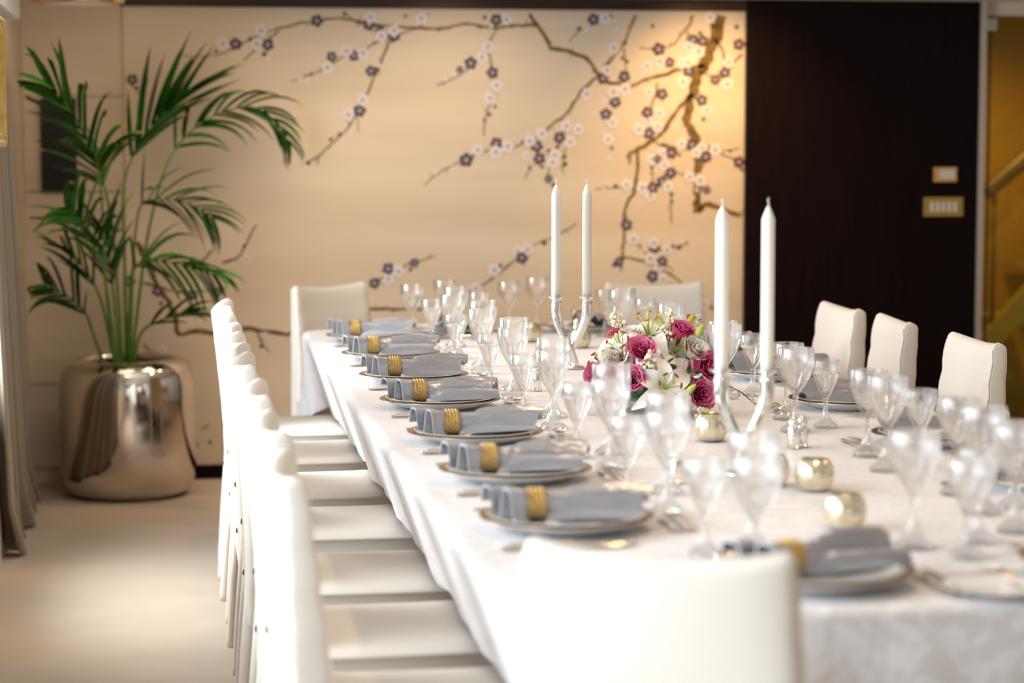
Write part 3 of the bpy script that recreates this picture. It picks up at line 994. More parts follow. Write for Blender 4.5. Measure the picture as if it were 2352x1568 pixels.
def make_chair(label):
    t = thing('dining_chair', label, 'chair', group='slipcovered dining chairs round the table')
    chair_back_mesh().build('backrest', M['cover'], t)
    chair_seat_mesh().build('seat', M['cover'], t)
    for s in (-1, 1):
        MB().tube([(s * 0.172, -0.240, 0.0), (s * 0.172, -0.239, 0.02), (s * 0.168, -0.225, 0.2), (s * 0.164, -0.200, 0.44)], [0.017, 0.0185, 0.021, 0.026], 14).build('leg', M['cover'], t)
        o = MB().tube([(s * 0.180, 0.180, 0.0), (s * 0.180, 0.178, 0.2), (s * 0.178, 0.174, 0.45)], [0.014, 0.018, 0.023], 10).build('leg', M['leg_wood'], t)
        o['label'] = 'dark wood front leg'
    def by(z):                               # back surface on the centre line
        return lerp_tab(BT, z)[0] - 0.012 * max(0, (z - 0.5) / 0.4) - 0.0035
    zz = (0.30, 0.36, 0.46, 0.6, 0.72)
    MB().add([(-0.0025, by(z), z) for z in zz] + [(0.0025, by(z), z) for z in zz], [(i, i + 1, i + 6, i + 5) for i in range(4)]).build('seam', M['seam'], t)
    for a_ in (0.42, math.pi - 0.42):
        MB().tube([Vector(chair_pt(0.50 + 0.395 * i / 13, a_)) for i in range(14)], 0.0020, 6).build('piping', M['piping'], t)
    bmesh_ = MB().lathe([(0.0001, 0), (0.007, 0.0), (0.0082, 0.0015), (0.006, 0.0035), (0.0001, 0.004)], 14, cap0=False, cap1=False).mesh('button', M['button'])
    for z in (0.37, 0.50):
        o = obj('button', bmesh_, t, (0.006, by(z) + 0.001, z))
        o.rotation_euler = (math.pi / 2, 0, 0)
    m = MB()
    m.box(-0.165, 0.165, -0.20, -0.165, 0.40, 0.44)
    m.build('back_rail', M['rust_wood'], t, False)
    return t


LEFT_Y = [7.80, 7.13, 6.46, 5.83, 5.16, 4.56, 3.96]
ORD_L = ['farthest', 'second farthest', 'third farthest', 'middle', 'third nearest', 'second nearest', 'nearest']
proto = None
for i, y in enumerate(LEFT_Y):
    lab = f'{ORD_L[i]} cream slipcovered chair of the left row'
    loc = (0.425 + rnd.uniform(-0.006, 0.006), y - 0.14, 0)
    rz = -math.pi / 2 + rnd.uniform(-0.03, 0.03)
    if proto is None:
        proto = make_chair(lab)
        proto.location = loc
        proto.rotation_euler = (0, 0, rz)
        remember(proto)
    else:
        dup(proto, loc, rz, lab)
# right row, chairs facing the window
for (x, y, a, lab) in ((2.005, 7.22, 0.03, 'cream slipcovered chair of the right row farthest from the glass door'),
                       (2.01, 6.70, -0.07, 'cream slipcovered chair between the other two right row chairs'),
                       (2.008, 5.98, 0.0, 'cream slipcovered chair of the right row nearest the glass door')):
    dup(proto, (x, y, 0), math.pi / 2 + a, lab)
dup(proto, (0.765, 8.43, 0), math.pi + math.radians(41), 'turned cream chair at the far left corner before the mural')
dup(proto, (1.86, 8.30, 0), math.pi - math.radians(2), 'cream chair at the far end of the table before the mural')
dup(proto, (0.755, 3.15, 0), -math.radians(27), 'large cream chair in the foreground with its back to us')

# ------------------------------------------------------------------ table and cloth
TX0, TX1, TY0, TY1, TZ = 0.50, 1.98, 3.22, 8.34, 0.76
tcx, tcy = (TX0 + TX1) / 2, (TY0 + TY1) / 2
table = thing('dining_table', 'long dining table hidden under the white damask cloth', 'table', (tcx, tcy, 0))
MB().box(-(TX1 - TX0) / 2 + 0.045, (TX1 - TX0) / 2 - 0.045, -(TY1 - TY0) / 2 + 0.045, (TY1 - TY0) / 2 - 0.045, 0.715, TZ - 0.004).build('tabletop', M['table_wood'], table, False)
for yy in (-1.7, 1.7):
    MB().lathe([(0.30, 0.0), (0.30, 0.03), (0.12, 0.07), (0.07, 0.20), (0.08, 0.5), (0.14, 0.68), (0.20, 0.715)], 24, 0.15, yy).build('pedestal', M['table_wood'], table)


def cloth_mesh():
    m = MB()
    hx, hy, rc = (TX1 - TX0) / 2, (TY1 - TY0) / 2, 0.10
    # perimeter with rounded corners
    per = []
    seg = 0.025

    def line(a, b):
        n = max(1, int((Vector(b) - Vector(a)).length / seg))
        return [(a[0] + (b[0] - a[0]) * i / n, a[1] + (b[1] - a[1]) * i / n) for i in range(n)]

    def arc(cx, cy, a0):
        n = 14
        return [(cx + rc * math.cos(a0 + math.pi / 2 * i / n), cy + rc * math.sin(a0 + math.pi / 2 * i / n)) for i in range(n)]
    per += line((hx, -hy + rc), (hx, hy - rc)) + arc(hx - rc, hy - rc, 0)
    per += line((hx - rc, hy), (-hx + rc, hy)) + arc(-hx + rc, hy - rc, math.pi / 2)
    per += line((-hx, hy - rc), (-hx, -hy + rc)) + arc(-hx + rc, -hy + rc, math.pi)
    per += line((-hx + rc, -hy), (hx - rc, -hy)) + arc(hx - rc, -hy + rc, 1.5 * math.pi)
    n = len(per)
    nr = []
    L = [0.0]
    for i in range(n):
        a, b = Vector(per[i - 1]), Vector(per[(i + 1) % n])
        t = (b - a).normalized()
        nr.append(Vector((t.y, -t.x)))
        L.append(L[-1] + (Vector(per[(i + 1) % n]) - Vector(per[i])).length)
    rows = []
    for s in (0.02, 0.3, 0.6, 0.85, 0.95):
        rows.append([(x * s, y * s, TZ) for x, y in per])
    rows.append([(x - nr[i].x * 0.020, y - nr[i].y * 0.020, TZ) for i, (x, y) in enumerate(per)])
    for k in range(1, 8):
        a = k / 7 * math.pi / 2
        rows.append([(x + nr[i].x * (-0.020 + 0.022 * math.sin(a)), y + nr[i].y * (-0.020 + 0.022 * math.sin(a)), TZ - 0.022 * (1 - math.cos(a))) for i, (x, y) in enumerate(per)])
    ND = 16
    for k in range(1, ND + 1):
        v = k / ND
        row = []
        for i, (x, y) in enumerate(per):
            s = L[i]
            # distance to the nearest corner, 1 at a corner
            dc = min((Vector((abs(x), abs(y))) - Vector((hx, hy))).length, 0.6)
            cor = max(0.0, 1 - dc / 0.42) ** 1.5
            if y < 0 and x < 0:
                cor *= 0.1
            endw = 1.0 if abs(y) > hy - 0.03 else 0.0
            drop = 0.214 + 0.15 * cor
            fold = (0.010 * math.sin(s * 9.0) + 0.008 * math.sin(s * 17 + 1.3) + 0.004 * math.sin(s * 37)) * (0.4 + 2.4 * endw) + cor * 0.030 * math.sin(s * 21 + 0.6)
            off = 0.002 + v * (0.050 * endw - 0.075 * (1 - endw) * (1 - cor)) + v * fold + 0.03 * cor * v
            row.append((x + nr[i].x * off, y + nr[i].y * off, TZ - 0.022 - v * drop + 0.004 * math.sin(s * 13) * v))
        rows.append(row)
    m.loops(rows, True, True, False)
    return m


cl = cloth_mesh().build('tablecloth', M['damask'], loc=(tcx, tcy, 0.0015))
tag(cl, 'white damask tablecloth draped over the long dining table', 'tablecloth')
TZ += 0.0025

# ------------------------------------------------------------------ tableware prototypes
def lathe_mesh(name, prof, mat, n=48, angle=35):
    return MB().lathe(prof, n, cap0=False, cap1=False).mesh(name, mat, True, angle)


# charger: white body, gold-brown band as a part
ch_body = lathe_mesh('charger_body', [(0.0001, 0.0), (0.088, 0.0), (0.092, 0.003), (0.118, 0.008), (0.146, 0.0195), (0.1575, 0.0235), (0.1585, 0.0250), (0.1565, 0.0258), (0.138, 0.0225), (0.112, 0.0115), (0.09, 0.007), (0.0001, 0.007)], M['porcelain'], 64)
ch_band = lathe_mesh('charger_band', [(0.1590, 0.0246), (0.1588, 0.0258), (0.1565, 0.0264), (0.1400, 0.0234), (0.1395, 0.0228)], M['plate_gold'], 64)
dp_body = lathe_mesh('plate_body', [(0.0001, 0.0), (0.075, 0.0), (0.08, 0.004), (0.100, 0.0075), (0.140, 0.0185), (0.1435, 0.0195), (0.1440, 0.0208), (0.1420, 0.0214), (0.134, 0.0200), (0.102, 0.0105), (0.085, 0.0078), (0.0001, 0.0075)], M['porcelain'], 64)
dp_line = lathe_mesh('plate_line', [(0.1415, 0.0210), (0.1410, 0.02155), (0.1360, 0.0209), (0.1355, 0.0202)], M['plate_gold'], 64)
bp_body = lathe_mesh('bread_body', [(0.0001, 0.0), (0.05, 0.0), (0.055, 0.003), (0.080, 0.010), (0.090, 0.0125), (0.0905, 0.0138), (0.088, 0.0142), (0.062, 0.0065), (0.0001, 0.006)], M['porcelain'], 48)
bp_line = lathe_mesh('bread_line', [(0.0890, 0.0139), (0.0885, 0.01445), (0.0845, 0.0136), (0.084, 0.0130)], M['plate_gold'], 48)


def napkin_meshes(seed):
    r = random.Random(seed)
    NX, NT = 34, 84
    rows = []
    ph = r.uniform(-0.5, 0.5)
    fanw = r.uniform(0.95, 1.25)
    tilt = r.uniform(-0.012, 0.012)
    lift = r.uniform(0.0, 0.012)
    nf = r.choice((2.5, 3.0, 3.5))
    for i in range(NX + 1):
        u = i / NX
        x = -0.145 + 0.29 * u
        pin = math.exp(-((x + 0.058) / 0.024) ** 2)             # pinched in the ring
        left = 1.0 if x < -0.058 else max(0.0, 1 - (x + 0.058) / 0.06)
        right = max(0.0, (x + 0.058) / 0.20)
        hw = 0.042 * (1 - 0.42 * pin) * left + (0.023 + 0.034 * min(1, right) * fanw) * (1 - left)
        hh = 0.056 * (1 - 0.14 * pin) * left + (0.047 + 0.004 * math.sin(right * 3)) * (1 - left) - 0.010 * max(0, right - 0.7)
        row = []
        for j in range(NT + 1):
            t = j / NT
            s = 2 * t - 1
            # pleats: deep accordion at the slanted left end, a folded arch with long creases at the right
            k = 1.75
            zz = 0.5 - 0.5 * math.cos(t * math.pi * 2 * k + ph)
            zz = zz * zz * (3 - 2 * zz)
            pl_y = s * hw + 0.22 * hw * math.sin(t * math.pi * 4 * k + ph)
            pl_z = 0.002 + zz * hh
            xe = x if x > -0.058 else -0.058 + (x + 0.058) * (1.05 - 0.62 * (1 - t))
            arch = max(0.0, 1 - abs(s) ** 2.2)
            saw = 1.25 * abs(((t * nf + 0.25 * seed) % 1.0) - 0.5) * 2 - 0.5
            cre = 0.017 * saw * min(1, right * 1.6)
            ar_y = s * hw * 1.0 + tilt * right + cre * 0.5 * s
            ar_z = 0.002 + hh * arch ** 0.75 + cre * min(1, arch * 1.5) + lift * right * (1 - arch) * (0.5 - 0.5 * s)
            q = left
            if pin > 0.02:
                yy, zz2 = pl_y * q + ar_y * (1 - q), pl_z * q + ar_z * (1 - q)
                e = math.hypot(yy / 0.0262, (zz2 - 0.0265) / 0.0245)
                if e > 1:
                    w_ = min(1.0, pin * 1.5)
                    f_ = 1 - w_ + w_ / e
                    pl_y = ar_y = yy * f_
                    pl_z = ar_z = 0.0265 + (zz2 - 0.0265) * f_
            row.append((xe + 0.014 * right * math.sin(t * 6 + seed), pl_y * q + ar_y * (1 - q), max(0.001, pl_z * q + ar_z * (1 - q))))
        rows.append(row)
    m = MB().loops(rows, False)
    # lining of the open right end
    inner = [(x - 0.001, y * 0.92, 0.002 + (z - 0.002) * 0.88) for (x, y, z) in rows[-1]]
    deep = [(x - 0.07, y * 0.7, 0.003 + (z - 0.003) * 0.7) for (x, y, z) in inner]
    m.loops([rows[-1], inner, deep], False)
    me = m.mesh('napkin_fold', M['satin'], True, 55)
    he = MB().tube([(p[0] - 0.0005, p[1], p[2]) for p in rows[0]], 0.0019, 6)
    return me, he.mesh('napkin_hem', M['satin_hem'])


NAP = [napkin_meshes(s) for s in (3, 5, 11, 17)]


def ring_mesh():
    m = MB()
    n = 40
    rows = []
    for (x, k) in ((-0.019, 1.05), (-0.018, 1.10), (0.018, 1.10), (0.019, 1.05), (0.018, 1.0), (-0.018, 1.0)):
        rows.append([(x, 0.0285 * k * math.cos(2 * math.pi * j / n), 0.0265 + 0.0268 * k * math.sin(2 * math.pi * j / n)) for j in range(n)])
    m.loops(rows, True, wrap=True)
    return m.mesh('ring_band', M['ring_gold'], True, 40)


RING = ring_mesh()
bead = MB().lathe([(0.0001, -0.0022), (0.0018, -0.001), (0.0018, 0.001), (0.0001, 0.0022)], 8, cap0=False, cap1=False)
bd = MB()
for k in range(22):
    a = math.radians(10 + 160 * k / 21)
    for x in (-0.011, -0.0035, 0.004, 0.0115):
        c = Vector((x, 0.0314 * math.cos(a), 0.0265 + 0.0296 * math.sin(a)))
        bd.add([Vector(v) + c for v in bead.v], bead.f)
BEADS = bd.mesh('ring_beads', M['brass'])


def flat_strip(m, sts, th):
    """cutlery: stations (x, half width, z) lofted as a lens-shaped bar"""
    rows = []
    for x, w, z in sts:
        rows.append([(x, -w, z), (x, -w * 0.6, z + th), (x, w * 0.6, z + th), (x, w, z), (x, w * 0.6, z - th), (x, -w * 0.6, z - th)])
    m.loops(rows, True, True, True)


def handle_st(L0, L1):
    return [(L0, 0.0035, 0.004), (L0 + 0.004, 0.0075, 0.0042), (L0 + 0.02, 0.0085, 0.0045), (L0 + 0.06, 0.0055, 0.006), (L1 - 0.01, 0.0035, 0.0085), (L1, 0.0035, 0.0085)]


def knife_mesh():
    m = MB()
    flat_strip(m, handle_st(-0.115, 0.0), 0.0030)
    flat_strip(m, [(0.0, 0.0055, 0.0075), (0.03, 0.0090, 0.0060), (0.08, 0.0095, 0.0045), (0.105, 0.0070, 0.0035), (0.115, 0.0015, 0.003)], 0.0011)
    return m.mesh('table_knife', M['silver'], True, 50)


def fork_mesh(k=1.0):
    m = MB()
    flat_strip(m, [(x * k, w * k, z) for x, w, z in handle_st(-0.10, 0.03)], 0.0022)
    flat_strip(m, [(0.03 * k, 0.0035, 0.0085), (0.045 * k, 0.0095 * k, 0.0070), (0.055 * k, 0.0118 * k, 0.0055)], 0.0012)
    for q in (-3, -1, 1, 3):
        flat_strip(m, [(0.054 * k + 0 * x, 0, 0) for x in ()] or [((0.053 + x) * k, 0, 0) for x in ()] or
                   [((0.053 + x) * k, w, z) for x, w, z in ((0, 0.0015, 0.0055), (0.02, 0.0014, 0.0045), (0.042, 0.0008, 0.0070))], 0.0010)
        n = 18
        for i in range(len(m.v) - n, len(m.v)):
            x, y, z = m.v[i]
            m.v[i] = (x, y + q * 0.0034 * k, z)
    return m.mesh('fork', M['silver'], True, 50)


def spoon_mesh(k=1.0):
    m = MB()
    flat_strip(m, [(x * k, w * k, z) for x, w, z in handle_st(-0.11, 0.03)], 0.0022)
    rows = []
    for s in range(11):
        a = s / 10
        x = (0.028 + 0.058 * a) * k
        w = max(0.003, 0.0185 * math.sin(math.pi * (a * 0.93 + 0.05)) ** 0.7) * k
        rows.append([(x, w * math.cos(b), 0.0110 - 0.0085 * math.sin(math.pi * min(1, a * 0.95 + .04)) * math.sin(b) * k) for b in [math.pi * j / 10 for j in range(11)]])
    m.loops(rows, False)
    rows2 = [[(x, y, z + 0.0012) for x, y, z in r] for r in rows]
    m.loops(rows2, False)
    return m.mesh('spoon', M['silver'], True, 60)


KNIFE, FORK, FORK_S, SPOON = knife_mesh(), fork_mesh(), fork_mesh(0.85), spoon_mesh(0.9)


def glass_meshes(h, r, fl):
    """cut crystal: fluted bowl, short stem, flared cut foot"""
    zb = h * 0.46
    n = fl * 4
    out = [(0.0065, zb - 0.004), (0.011, zb + 0.002), (r * 0.48, zb + 0.017), (r * 0.74, zb + 0.036), (r * 0.92, zb + 0.060), (r * 0.99, h * 0.80), (r * 1.0, h * 0.86), (r * 1.0, h * 0.995)]
    amp = [0, 0.0016, 0.0040, 0.0046, 0.0042, 0.0032, 0.0, 0.0]
    inn = [(r * 1.0 - 0.0006, h), (r - 0.0018, h * 0.997), (r - 0.0020, h * 0.86), (r * 0.99 - 0.0045, h * 0.80), (r * 0.92 - 0.006, zb + 0.062), (r * 0.74 - 0.0065, zb + 0.040), (r * 0.48 - 0.006, zb + 0.023), (0.0005, zb + 0.012)]
    b = MB().lathe(out + inn, n, cap0=True, cap1=True, fl=fl, amp=amp + [0] * len(inn))
    bowl = b.mesh('bowl', M['crystal'], True, 50)
    s = MB().lathe([(0.0075, h * 0.25), (0.0058, h * 0.33), (0.0062, h * 0.40), (0.0085, h * 0.425), (0.0062, zb - 0.0035)], 16)
    stem = s.mesh('stem', M['crystal'], True, 50)
    f = MB().lathe([(r * 0.80, 0.0), (r * 0.86, 0.003), (r * 0.80, 0.008), (r * 0.52, 0.017), (r * 0.32, h * 0.15), (0.0088, h * 0.215), (0.0074, h * 0.2505)], n, fl=fl,
                   amp=[0.001, 0.003, 0.003, 0.002, 0.0015, 0.0006, 0])
    foot = f.mesh('foot', M['crystal'], True, 30)
    return bowl, stem, foot


GL = {'water_goblet': glass_meshes(0.202, 0.0435, 14), 'wine_goblet': glass_meshes(0.192, 0.042, 14), 'wine_glass': glass_meshes(0.166, 0.0365, 12)}


def put(name, parts, label, cat, loc, rz, group):
    t = thing(name, label, cat, loc, rz, group)
    for pn, me in parts:
        obj(pn, me, t)
    return t


def single(name, me, label, cat, loc, rz, group):
    o = obj(name, me, None, loc)
    o.rotation_euler = (0, 0, rz)
    return tag(o, label, cat, group)


cnt = 0


def setting(x, y, rot, where, glasses=True, nap_rot=0.0, goff=((0.180, -0.320), (0.222, -0.475), (0.265, -0.250))):
    """one cover; local +x points from the diner to the table's middle, local -y is the diner's right"""
    global cnt
    cnt += 1
    r = random.Random(cnt * 13)
    c, s = math.cos(rot), math.sin(rot)

    def w(lx, ly, z=0.0):
        return (x + lx * c - ly * s, y + lx * s + ly * c, TZ + z)
    put('charger_plate', [('plate_body', ch_body), ('gold_band', ch_band)], f'white charger plate with gold band, {where}', 'plate', w(0, 0), 0, 'charger plates')
    put('dinner_plate', [('plate_body', dp_body), ('gold_line', dp_line)], f'white gold-lined dinner plate on the charger, {where}', 'plate', w(0, 0, 0.0085), 0, 'dinner plates')
    v = cnt % 4
    nr = rot + nap_rot + r.uniform(-0.04, 0.04)
    zn = 0.0175
    put('napkin', [('fold', NAP[v][0]), ('hem', NAP[v][1])], f'grey satin napkin rolled on the plate, {where}', 'napkin', w(0, 0, zn), nr, 'grey satin napkins')
    ro = Vector((-0.058 * math.cos(nr), -0.058 * math.sin(nr), 0))
    put('napkin_ring', [('band', RING), ('beading', BEADS)], f'gold napkin ring round the napkin, {where}', 'napkin ring', Vector(w(0, 0, zn + 0.001)) + ro, nr, 'gold napkin rings')
    single('table_knife', KNIFE, f'silver knife next to the plate, {where}', 'knife', w(-0.02, -0.177), rot + r.uniform(-.03, .03), 'table knives')
    single('fish_knife', KNIFE, f'silver knife outside the other knife, {where}', 'knife', w(-0.035, -0.200), rot + r.uniform(-.05, .03), 'fish knives')
    single('table_fork', FORK, f'silver fork next to the plate, {where}', 'fork', w(-0.02, 0.182), rot + r.uniform(-.03, .03), 'table forks')
    single('fish_fork', FORK, f'silver fork outside the other fork, {where}', 'fork', w(-0.04, 0.213), rot + r.uniform(-.03, .04), 'fish forks')
    single('dessert_spoon', SPOON, f'silver dessert spoon above the plate, {where}', 'spoon', w(0.212, 0.03), rot + math.pi / 2 + r.uniform(-.06, .06), 'dessert spoons')
    single('dessert_fork', FORK_S, f'silver dessert fork above the plate, {where}', 'fork', w(0.186, -0.01), rot - math.pi / 2 + r.uniform(-.06, .06), 'dessert forks')
    if glasses:
        for nm, lx, ly, lab in (('wine_glass', *goff[0], 'small cut crystal wine glass'), ('wine_goblet', *goff[1], 'cut crystal wine goblet farthest from the plate'),
                                ('water_goblet', *goff[2], 'tall cut crystal water goblet')):
            b, st, f = GL[nm]
            put(nm, [('bowl', b), ('stem', st), ('foot', f)], f'{lab}, {where}', 'glass', w(lx + r.uniform(-.012, .012), ly + r.uniform(-.015, .015)), r.uniform(0, 3), nm.replace('_', ' ') + 's')


ORD = ['farthest', 'second farthest', 'third farthest', 'middle', 'third nearest', 'second nearest', 'nearest']
for i, y in enumerate(LEFT_Y):
    setting(0.713, y + 0.01, 0.0, f'{ORD[i]} place on the left side')
RIGHT_Y = [7.10, 6.40, 5.68, 4.97, 4.30, 3.75]
ORR = ['farthest', 'second farthest', 'third farthest', 'third nearest', 'second nearest', 'nearest']
for i, y in enumerate(RIGHT_Y):
    setting(1.768, y, math.pi, f'{ORR[i]} place on the right side')
setting(1.02, 8.10, -math.pi / 2, 'left place at the far end', goff=((0.27, 0.07), (0.23, -0.15), (0.18, -0.04)))
setting(1.52, 8.12, -math.pi / 2, 'right place at the far end', goff=((0.23, 0.03), (0.12, -0.29), (0.04, -0.19)))
setting(1.01, 3.41, math.pi / 2, 'left place at the near end', nap_rot=-1.15)
setting(1.52, 3.42, math.pi / 2, 'right place at the near end', nap_rot=0.35, goff=((0.30, 0.12), (0.38, 0.02), (0.29, -0.04)))
p = at_z(2215, 1345, TZ + 0.012)
put('bread_plate', [('plate_body', bp_body), ('gold_line', bp_line)], 'small white bread plate at the near right corner', 'plate', (p.x + 0.055, p.y, TZ), 0, 'bread plates')

# ------------------------------------------------------------------ candelabra and candles
def candelabrum(loc, rz, lab, which):
    t = thing('candelabrum', lab, 'candle holder', loc, rz, 'chrome candelabra')
    MB().lathe([(0.040, 0.0), (0.042, 0.003), (0.036, 0.008), (0.020, 0.011), (0.0001, 0.012)], 32, cap1=False).build('base', M['chrome'], t)
    for s in (-1, 1):
        pts = spline([(s * 0.012, s * -0.008, 0.006), (s * 0.008, s * -0.010, 0.03), (-s * 0.004, s * -0.011, 0.060), (-s * 0.020, s * -0.007, 0.092), (-s * 0.037, s * -0.002, 0.13), (-s * 0.0465, 0, 0.165), (-s * 0.0475, 0, 0.205)], 26)
        rad = [lerp_tab([(0, 0.0105), (0.25, 0.0095), (0.5, 0.012), (1, 0.0165)], i / 25)[0] for i in range(26)]
        MB().tube(pts, rad, 18).build('arm', M['chrome'], t)
        MB().lathe([(0.016, 0.203), (0.013, 0.208), (0.0135, 0.211), (0.0215, 0.218), (0.0265, 0.2195), (0.0265, 0.2205), (0.020, 0.2205), (0.0150, 0.216), (0.0145, 0.213)], 28, -s * 0.0475, 0).build('drip_pan', M['chrome'], t)
    for s, side in ((-1, 'right'), (1, 'left')):
        c, si = math.cos(rz), math.sin(rz)
        px = -s * 0.0475
        k = thing('candle', f'unlit white taper candle in the {side} cup of the {which} candelabrum', 'candle', (loc[0] + px * c, loc[1] + px * si, loc[2] + 0.2135), 0, 'white taper candles')
        MB().lathe([(0.0115, 0.0), (0.0135, 0.006), (0.0138, 0.02), (0.0136, 0.318), (0.0128, 0.322), (0.0090, 0.332), (0.0045, 0.343), (0.0018, 0.348)], 24).build('body', M['wax'], k)
        MB().tube([(0, 0, 0.345), (0.0005, 0, 0.353), (-0.0015, 0, 0.359), (0.001, 0, 0.364)], 0.0014, 6).build('wick', M['wick'], k)


p = at_z(1312, 846, TZ)
candelabrum((p.x, p.y, TZ), 0.0, 'chrome two-armed candelabrum beyond the flowers', 'far')
p2 = at_z(1707, 1090, TZ)
candelabrum((p2.x, p2.y, TZ), -0.12, 'chrome two-armed candelabrum in front of the flowers', 'near')

# ------------------------------------------------------------------ votives, shakers
VO = lathe_mesh('votive_cup', [(0.0001, 0.0), (0.022, 0.0), (0.030, 0.004), (0.0375, 0.018), (0.0395, 0.032), (0.036, 0.050), (0.0285, 0.063), (0.0275, 0.064), (0.0262, 0.063), (0.033, 0.050), (0.037, 0.032), (0.035, 0.018), (0.026, 0.006), (0.0001, 0.005)], M['votive'], 40)
TL = lathe_mesh('votive_wax', [(0.0001, 0.006), (0.024, 0.006), (0.0245, 0.022), (0.0001, 0.0225)], M['wax'], 24)
for px, py, lab in ((1881, 1131, 'gold mercury glass tealight holder right of the near candelabrum'), (1952, 1219, 'gold mercury glass tealight holder nearest to us'),
                    (1778, 1119, 'gold mercury glass tealight holder half behind the near goblets'), (1221, 786, 'gold mercury glass tealight holder left of the far candelabrum'),
                    (1640, 1016, 'pale mercury glass tealight holder below the roses'), (1335, 800, 'gold mercury glass tealight holder behind the far candelabrum')):
    p = at_z(px, py, TZ)
    p.y += 0.03
    put('tealight_holder', [('cup', VO), ('tealight', TL)], lab, 'candle holder', (p.x, p.y, TZ), rnd.uniform(0, 3), 'mercury glass tealight holders')
SH = lathe_mesh('shaker_body', [(0.0001, 0.0), (0.014, 0.0), (0.0150, 0.003), (0.0120, 0.008), (0.0150, 0.020), (0.0155, 0.034), (0.0120, 0.048), (0.0110, 0.050)], M['shaker'], 24)
SC = lathe_mesh('shaker_cap', [(0.0112, 0.0495), (0.0125, 0.052), (0.0125, 0.060), (0.009, 0.068), (0.003, 0.072), (0.0001, 0.0725)], M['shaker'], 24)
for px, py, lab in ((1826, 1031, 'silver salt shaker under the right goblets'), (1845, 1027, 'silver pepper shaker under the right goblets'), (1556, 1112, 'silver shaker before the nearest left goblets'),
                    (1326, 778, 'silver shaker beyond the far candelabrum'), (1234, 898, 'silver shaker left of the flowers')):
    p = at_z(px, py, TZ)
    put('shaker', [('body', SH), ('cap', SC)], lab, 'shaker', (p.x, p.y + 0.012, TZ), 0, 'silver shakers')

# ------------------------------------------------------------------ flowers
fc = at_z(1512, 948, TZ)
FCY = fc.y + 0.02
flow = thing('flower_arrangement', 'low arrangement of white lilies and pink roses between the candelabra', 'flowers', (fc.x, FCY, TZ + 0.001))
F0 = Vector((fc.x, FCY, TZ + 0.001))
m = MB().lathe([(0.0001, 0), (0.075, 0.0), (0.09, 0.004), (0.10, 0.02), (0.104, 0.045), (0.101, 0.045), (0.096, 0.021), (0.085, 0.008), (0.0001, 0.006)], 48, cap0=False, cap1=False)
m.build('bowl', M['bowl_glass'], flow)


def fpos(px, py, dy):
    return at_y(px, py, FCY + dy) - F0


def orient(o, d, roll=0.0):
    o.rotation_euler = (Vector(d).to_track_quat('Z', 'Y').to_matrix() @ Matrix.Rotation(roll, 3, 'Z')).to_euler()


def petal_mesh(name, L, Wd, curl, mat, cup=0.25, thick=0.0, rise=0.35):
    rows = []
    for i in range(9):
        s = i / 8
        w = Wd * (math.sin(math.pi * (0.08 + 0.90 * s) ** 0.85)) ** 0.8 * 0.5 + 0.0006
        x = L * (s - 0.10 * s * s)
        z = L * (rise * s * (1 - s) * 2 + rise * s * 0.5 - curl * s ** 3)
        rows.append([(x, w * k, z + cup * Wd * (k * k - 0.4) * (1 - 0.5 * s) - (0.0015 if k == 0 else 0)) for k in (-1, -0.5, 0, 0.5, 1)])
    return MB().loops(rows, False).mesh(name, mat)


LP = [petal_mesh('lily_petal', 0.078, 0.040, 0.50, M['lily']), petal_mesh('lily_petal', 0.076, 0.030, 0.60, M['lily'])]


def lily(pos, d, roll, sc=1.0, anther='anther'):
    o = MB().lathe([(0.001, -0.03), (0.007, -0.012), (0.009, 0.004), (0.003, 0.008)], 12).build('lily', M['bud'], flow, loc=pos)
    orient(o, d, roll)
    o.scale = (sc,) * 3
    for k in range(6):
        p = obj('petal', LP[k % 2], o, (0, 0, 0.001 * (k % 2)))
        p.rotation_euler = (0, 0, k * math.pi / 3)
    mm = MB()
    for k in range(6):
        a = k * math.pi / 3 + 0.4
        q = Vector((0.022 * math.cos(a), 0.022 * math.sin(a), 0.048))
        mm.tube([(0, 0, 0.0), (q.x * 0.5, q.y * 0.5, 0.03), q], 0.0010, 5, 0)
        b = Vector((-math.sin(a), math.cos(a), 0.25)) * 0.0065
        mm.tube([q - b, q - b * 0.5, q + b * 0.5, q + b], [0.0008, 0.0024, 0.0024, 0.0008], 6, 1)
    mm.tube([(0, 0, 0), (0.002, 0, 0.035), (0.003, 0.001, 0.058)], [0.002, 0.0018, 0.0032], 6, 0)
    mm.build('stamens', [M['pistil'], M[anther]], o)


def rose_mesh(mat, name, seed, open_=1.0):
    r = random.Random(seed)
    m = MB()
    for k in range(22):
        f = k / 21
        a0 = k * 2.4
        R0 = 0.003 + 0.029 * f ** 0.9 * open_
        hgt = 0.046 - 0.007 * f + r.uniform(-.002, .002)
        span = 1.9 - 0.5 * f
        rows = []
        for i in range(6):
            s = i / 5
            row = []
            for j in range(9):
                b = (j / 8 - 0.5) * span * (1 - 0.15 * s)
                flare = R0 * (0.45 + 0.62 * s ** 0.8) + 0.006 * f * s ** 5 * open_
                z = hgt * s * (1 - 0.10 * (abs(j - 4) / 4) ** 2) - 0.004 * f * s ** 5 * open_
                row.append(((flare + 0.001 * math.sin(j * 2 + k)) * math.cos(a0 + b), (flare + 0.001 * math.cos(j * 1.7 + k)) * math.sin(a0 + b), z))
            rows.append(row)
        m.loops(rows[:5], False, mi=0)
        m.loops(rows[4:], False, mi=1)
    return m.mesh(name, mat)


ROSE = {'r': rose_mesh([M['rose'], M['rose_light']], 'rose_head', 1), 'l': rose_mesh([M['rose_mid'], M['rose_light']], 'pink_head', 2, 1.05), 'c': rose_mesh([M['rose_cream'], M['lily']], 'blush_head', 3, 1.1)}


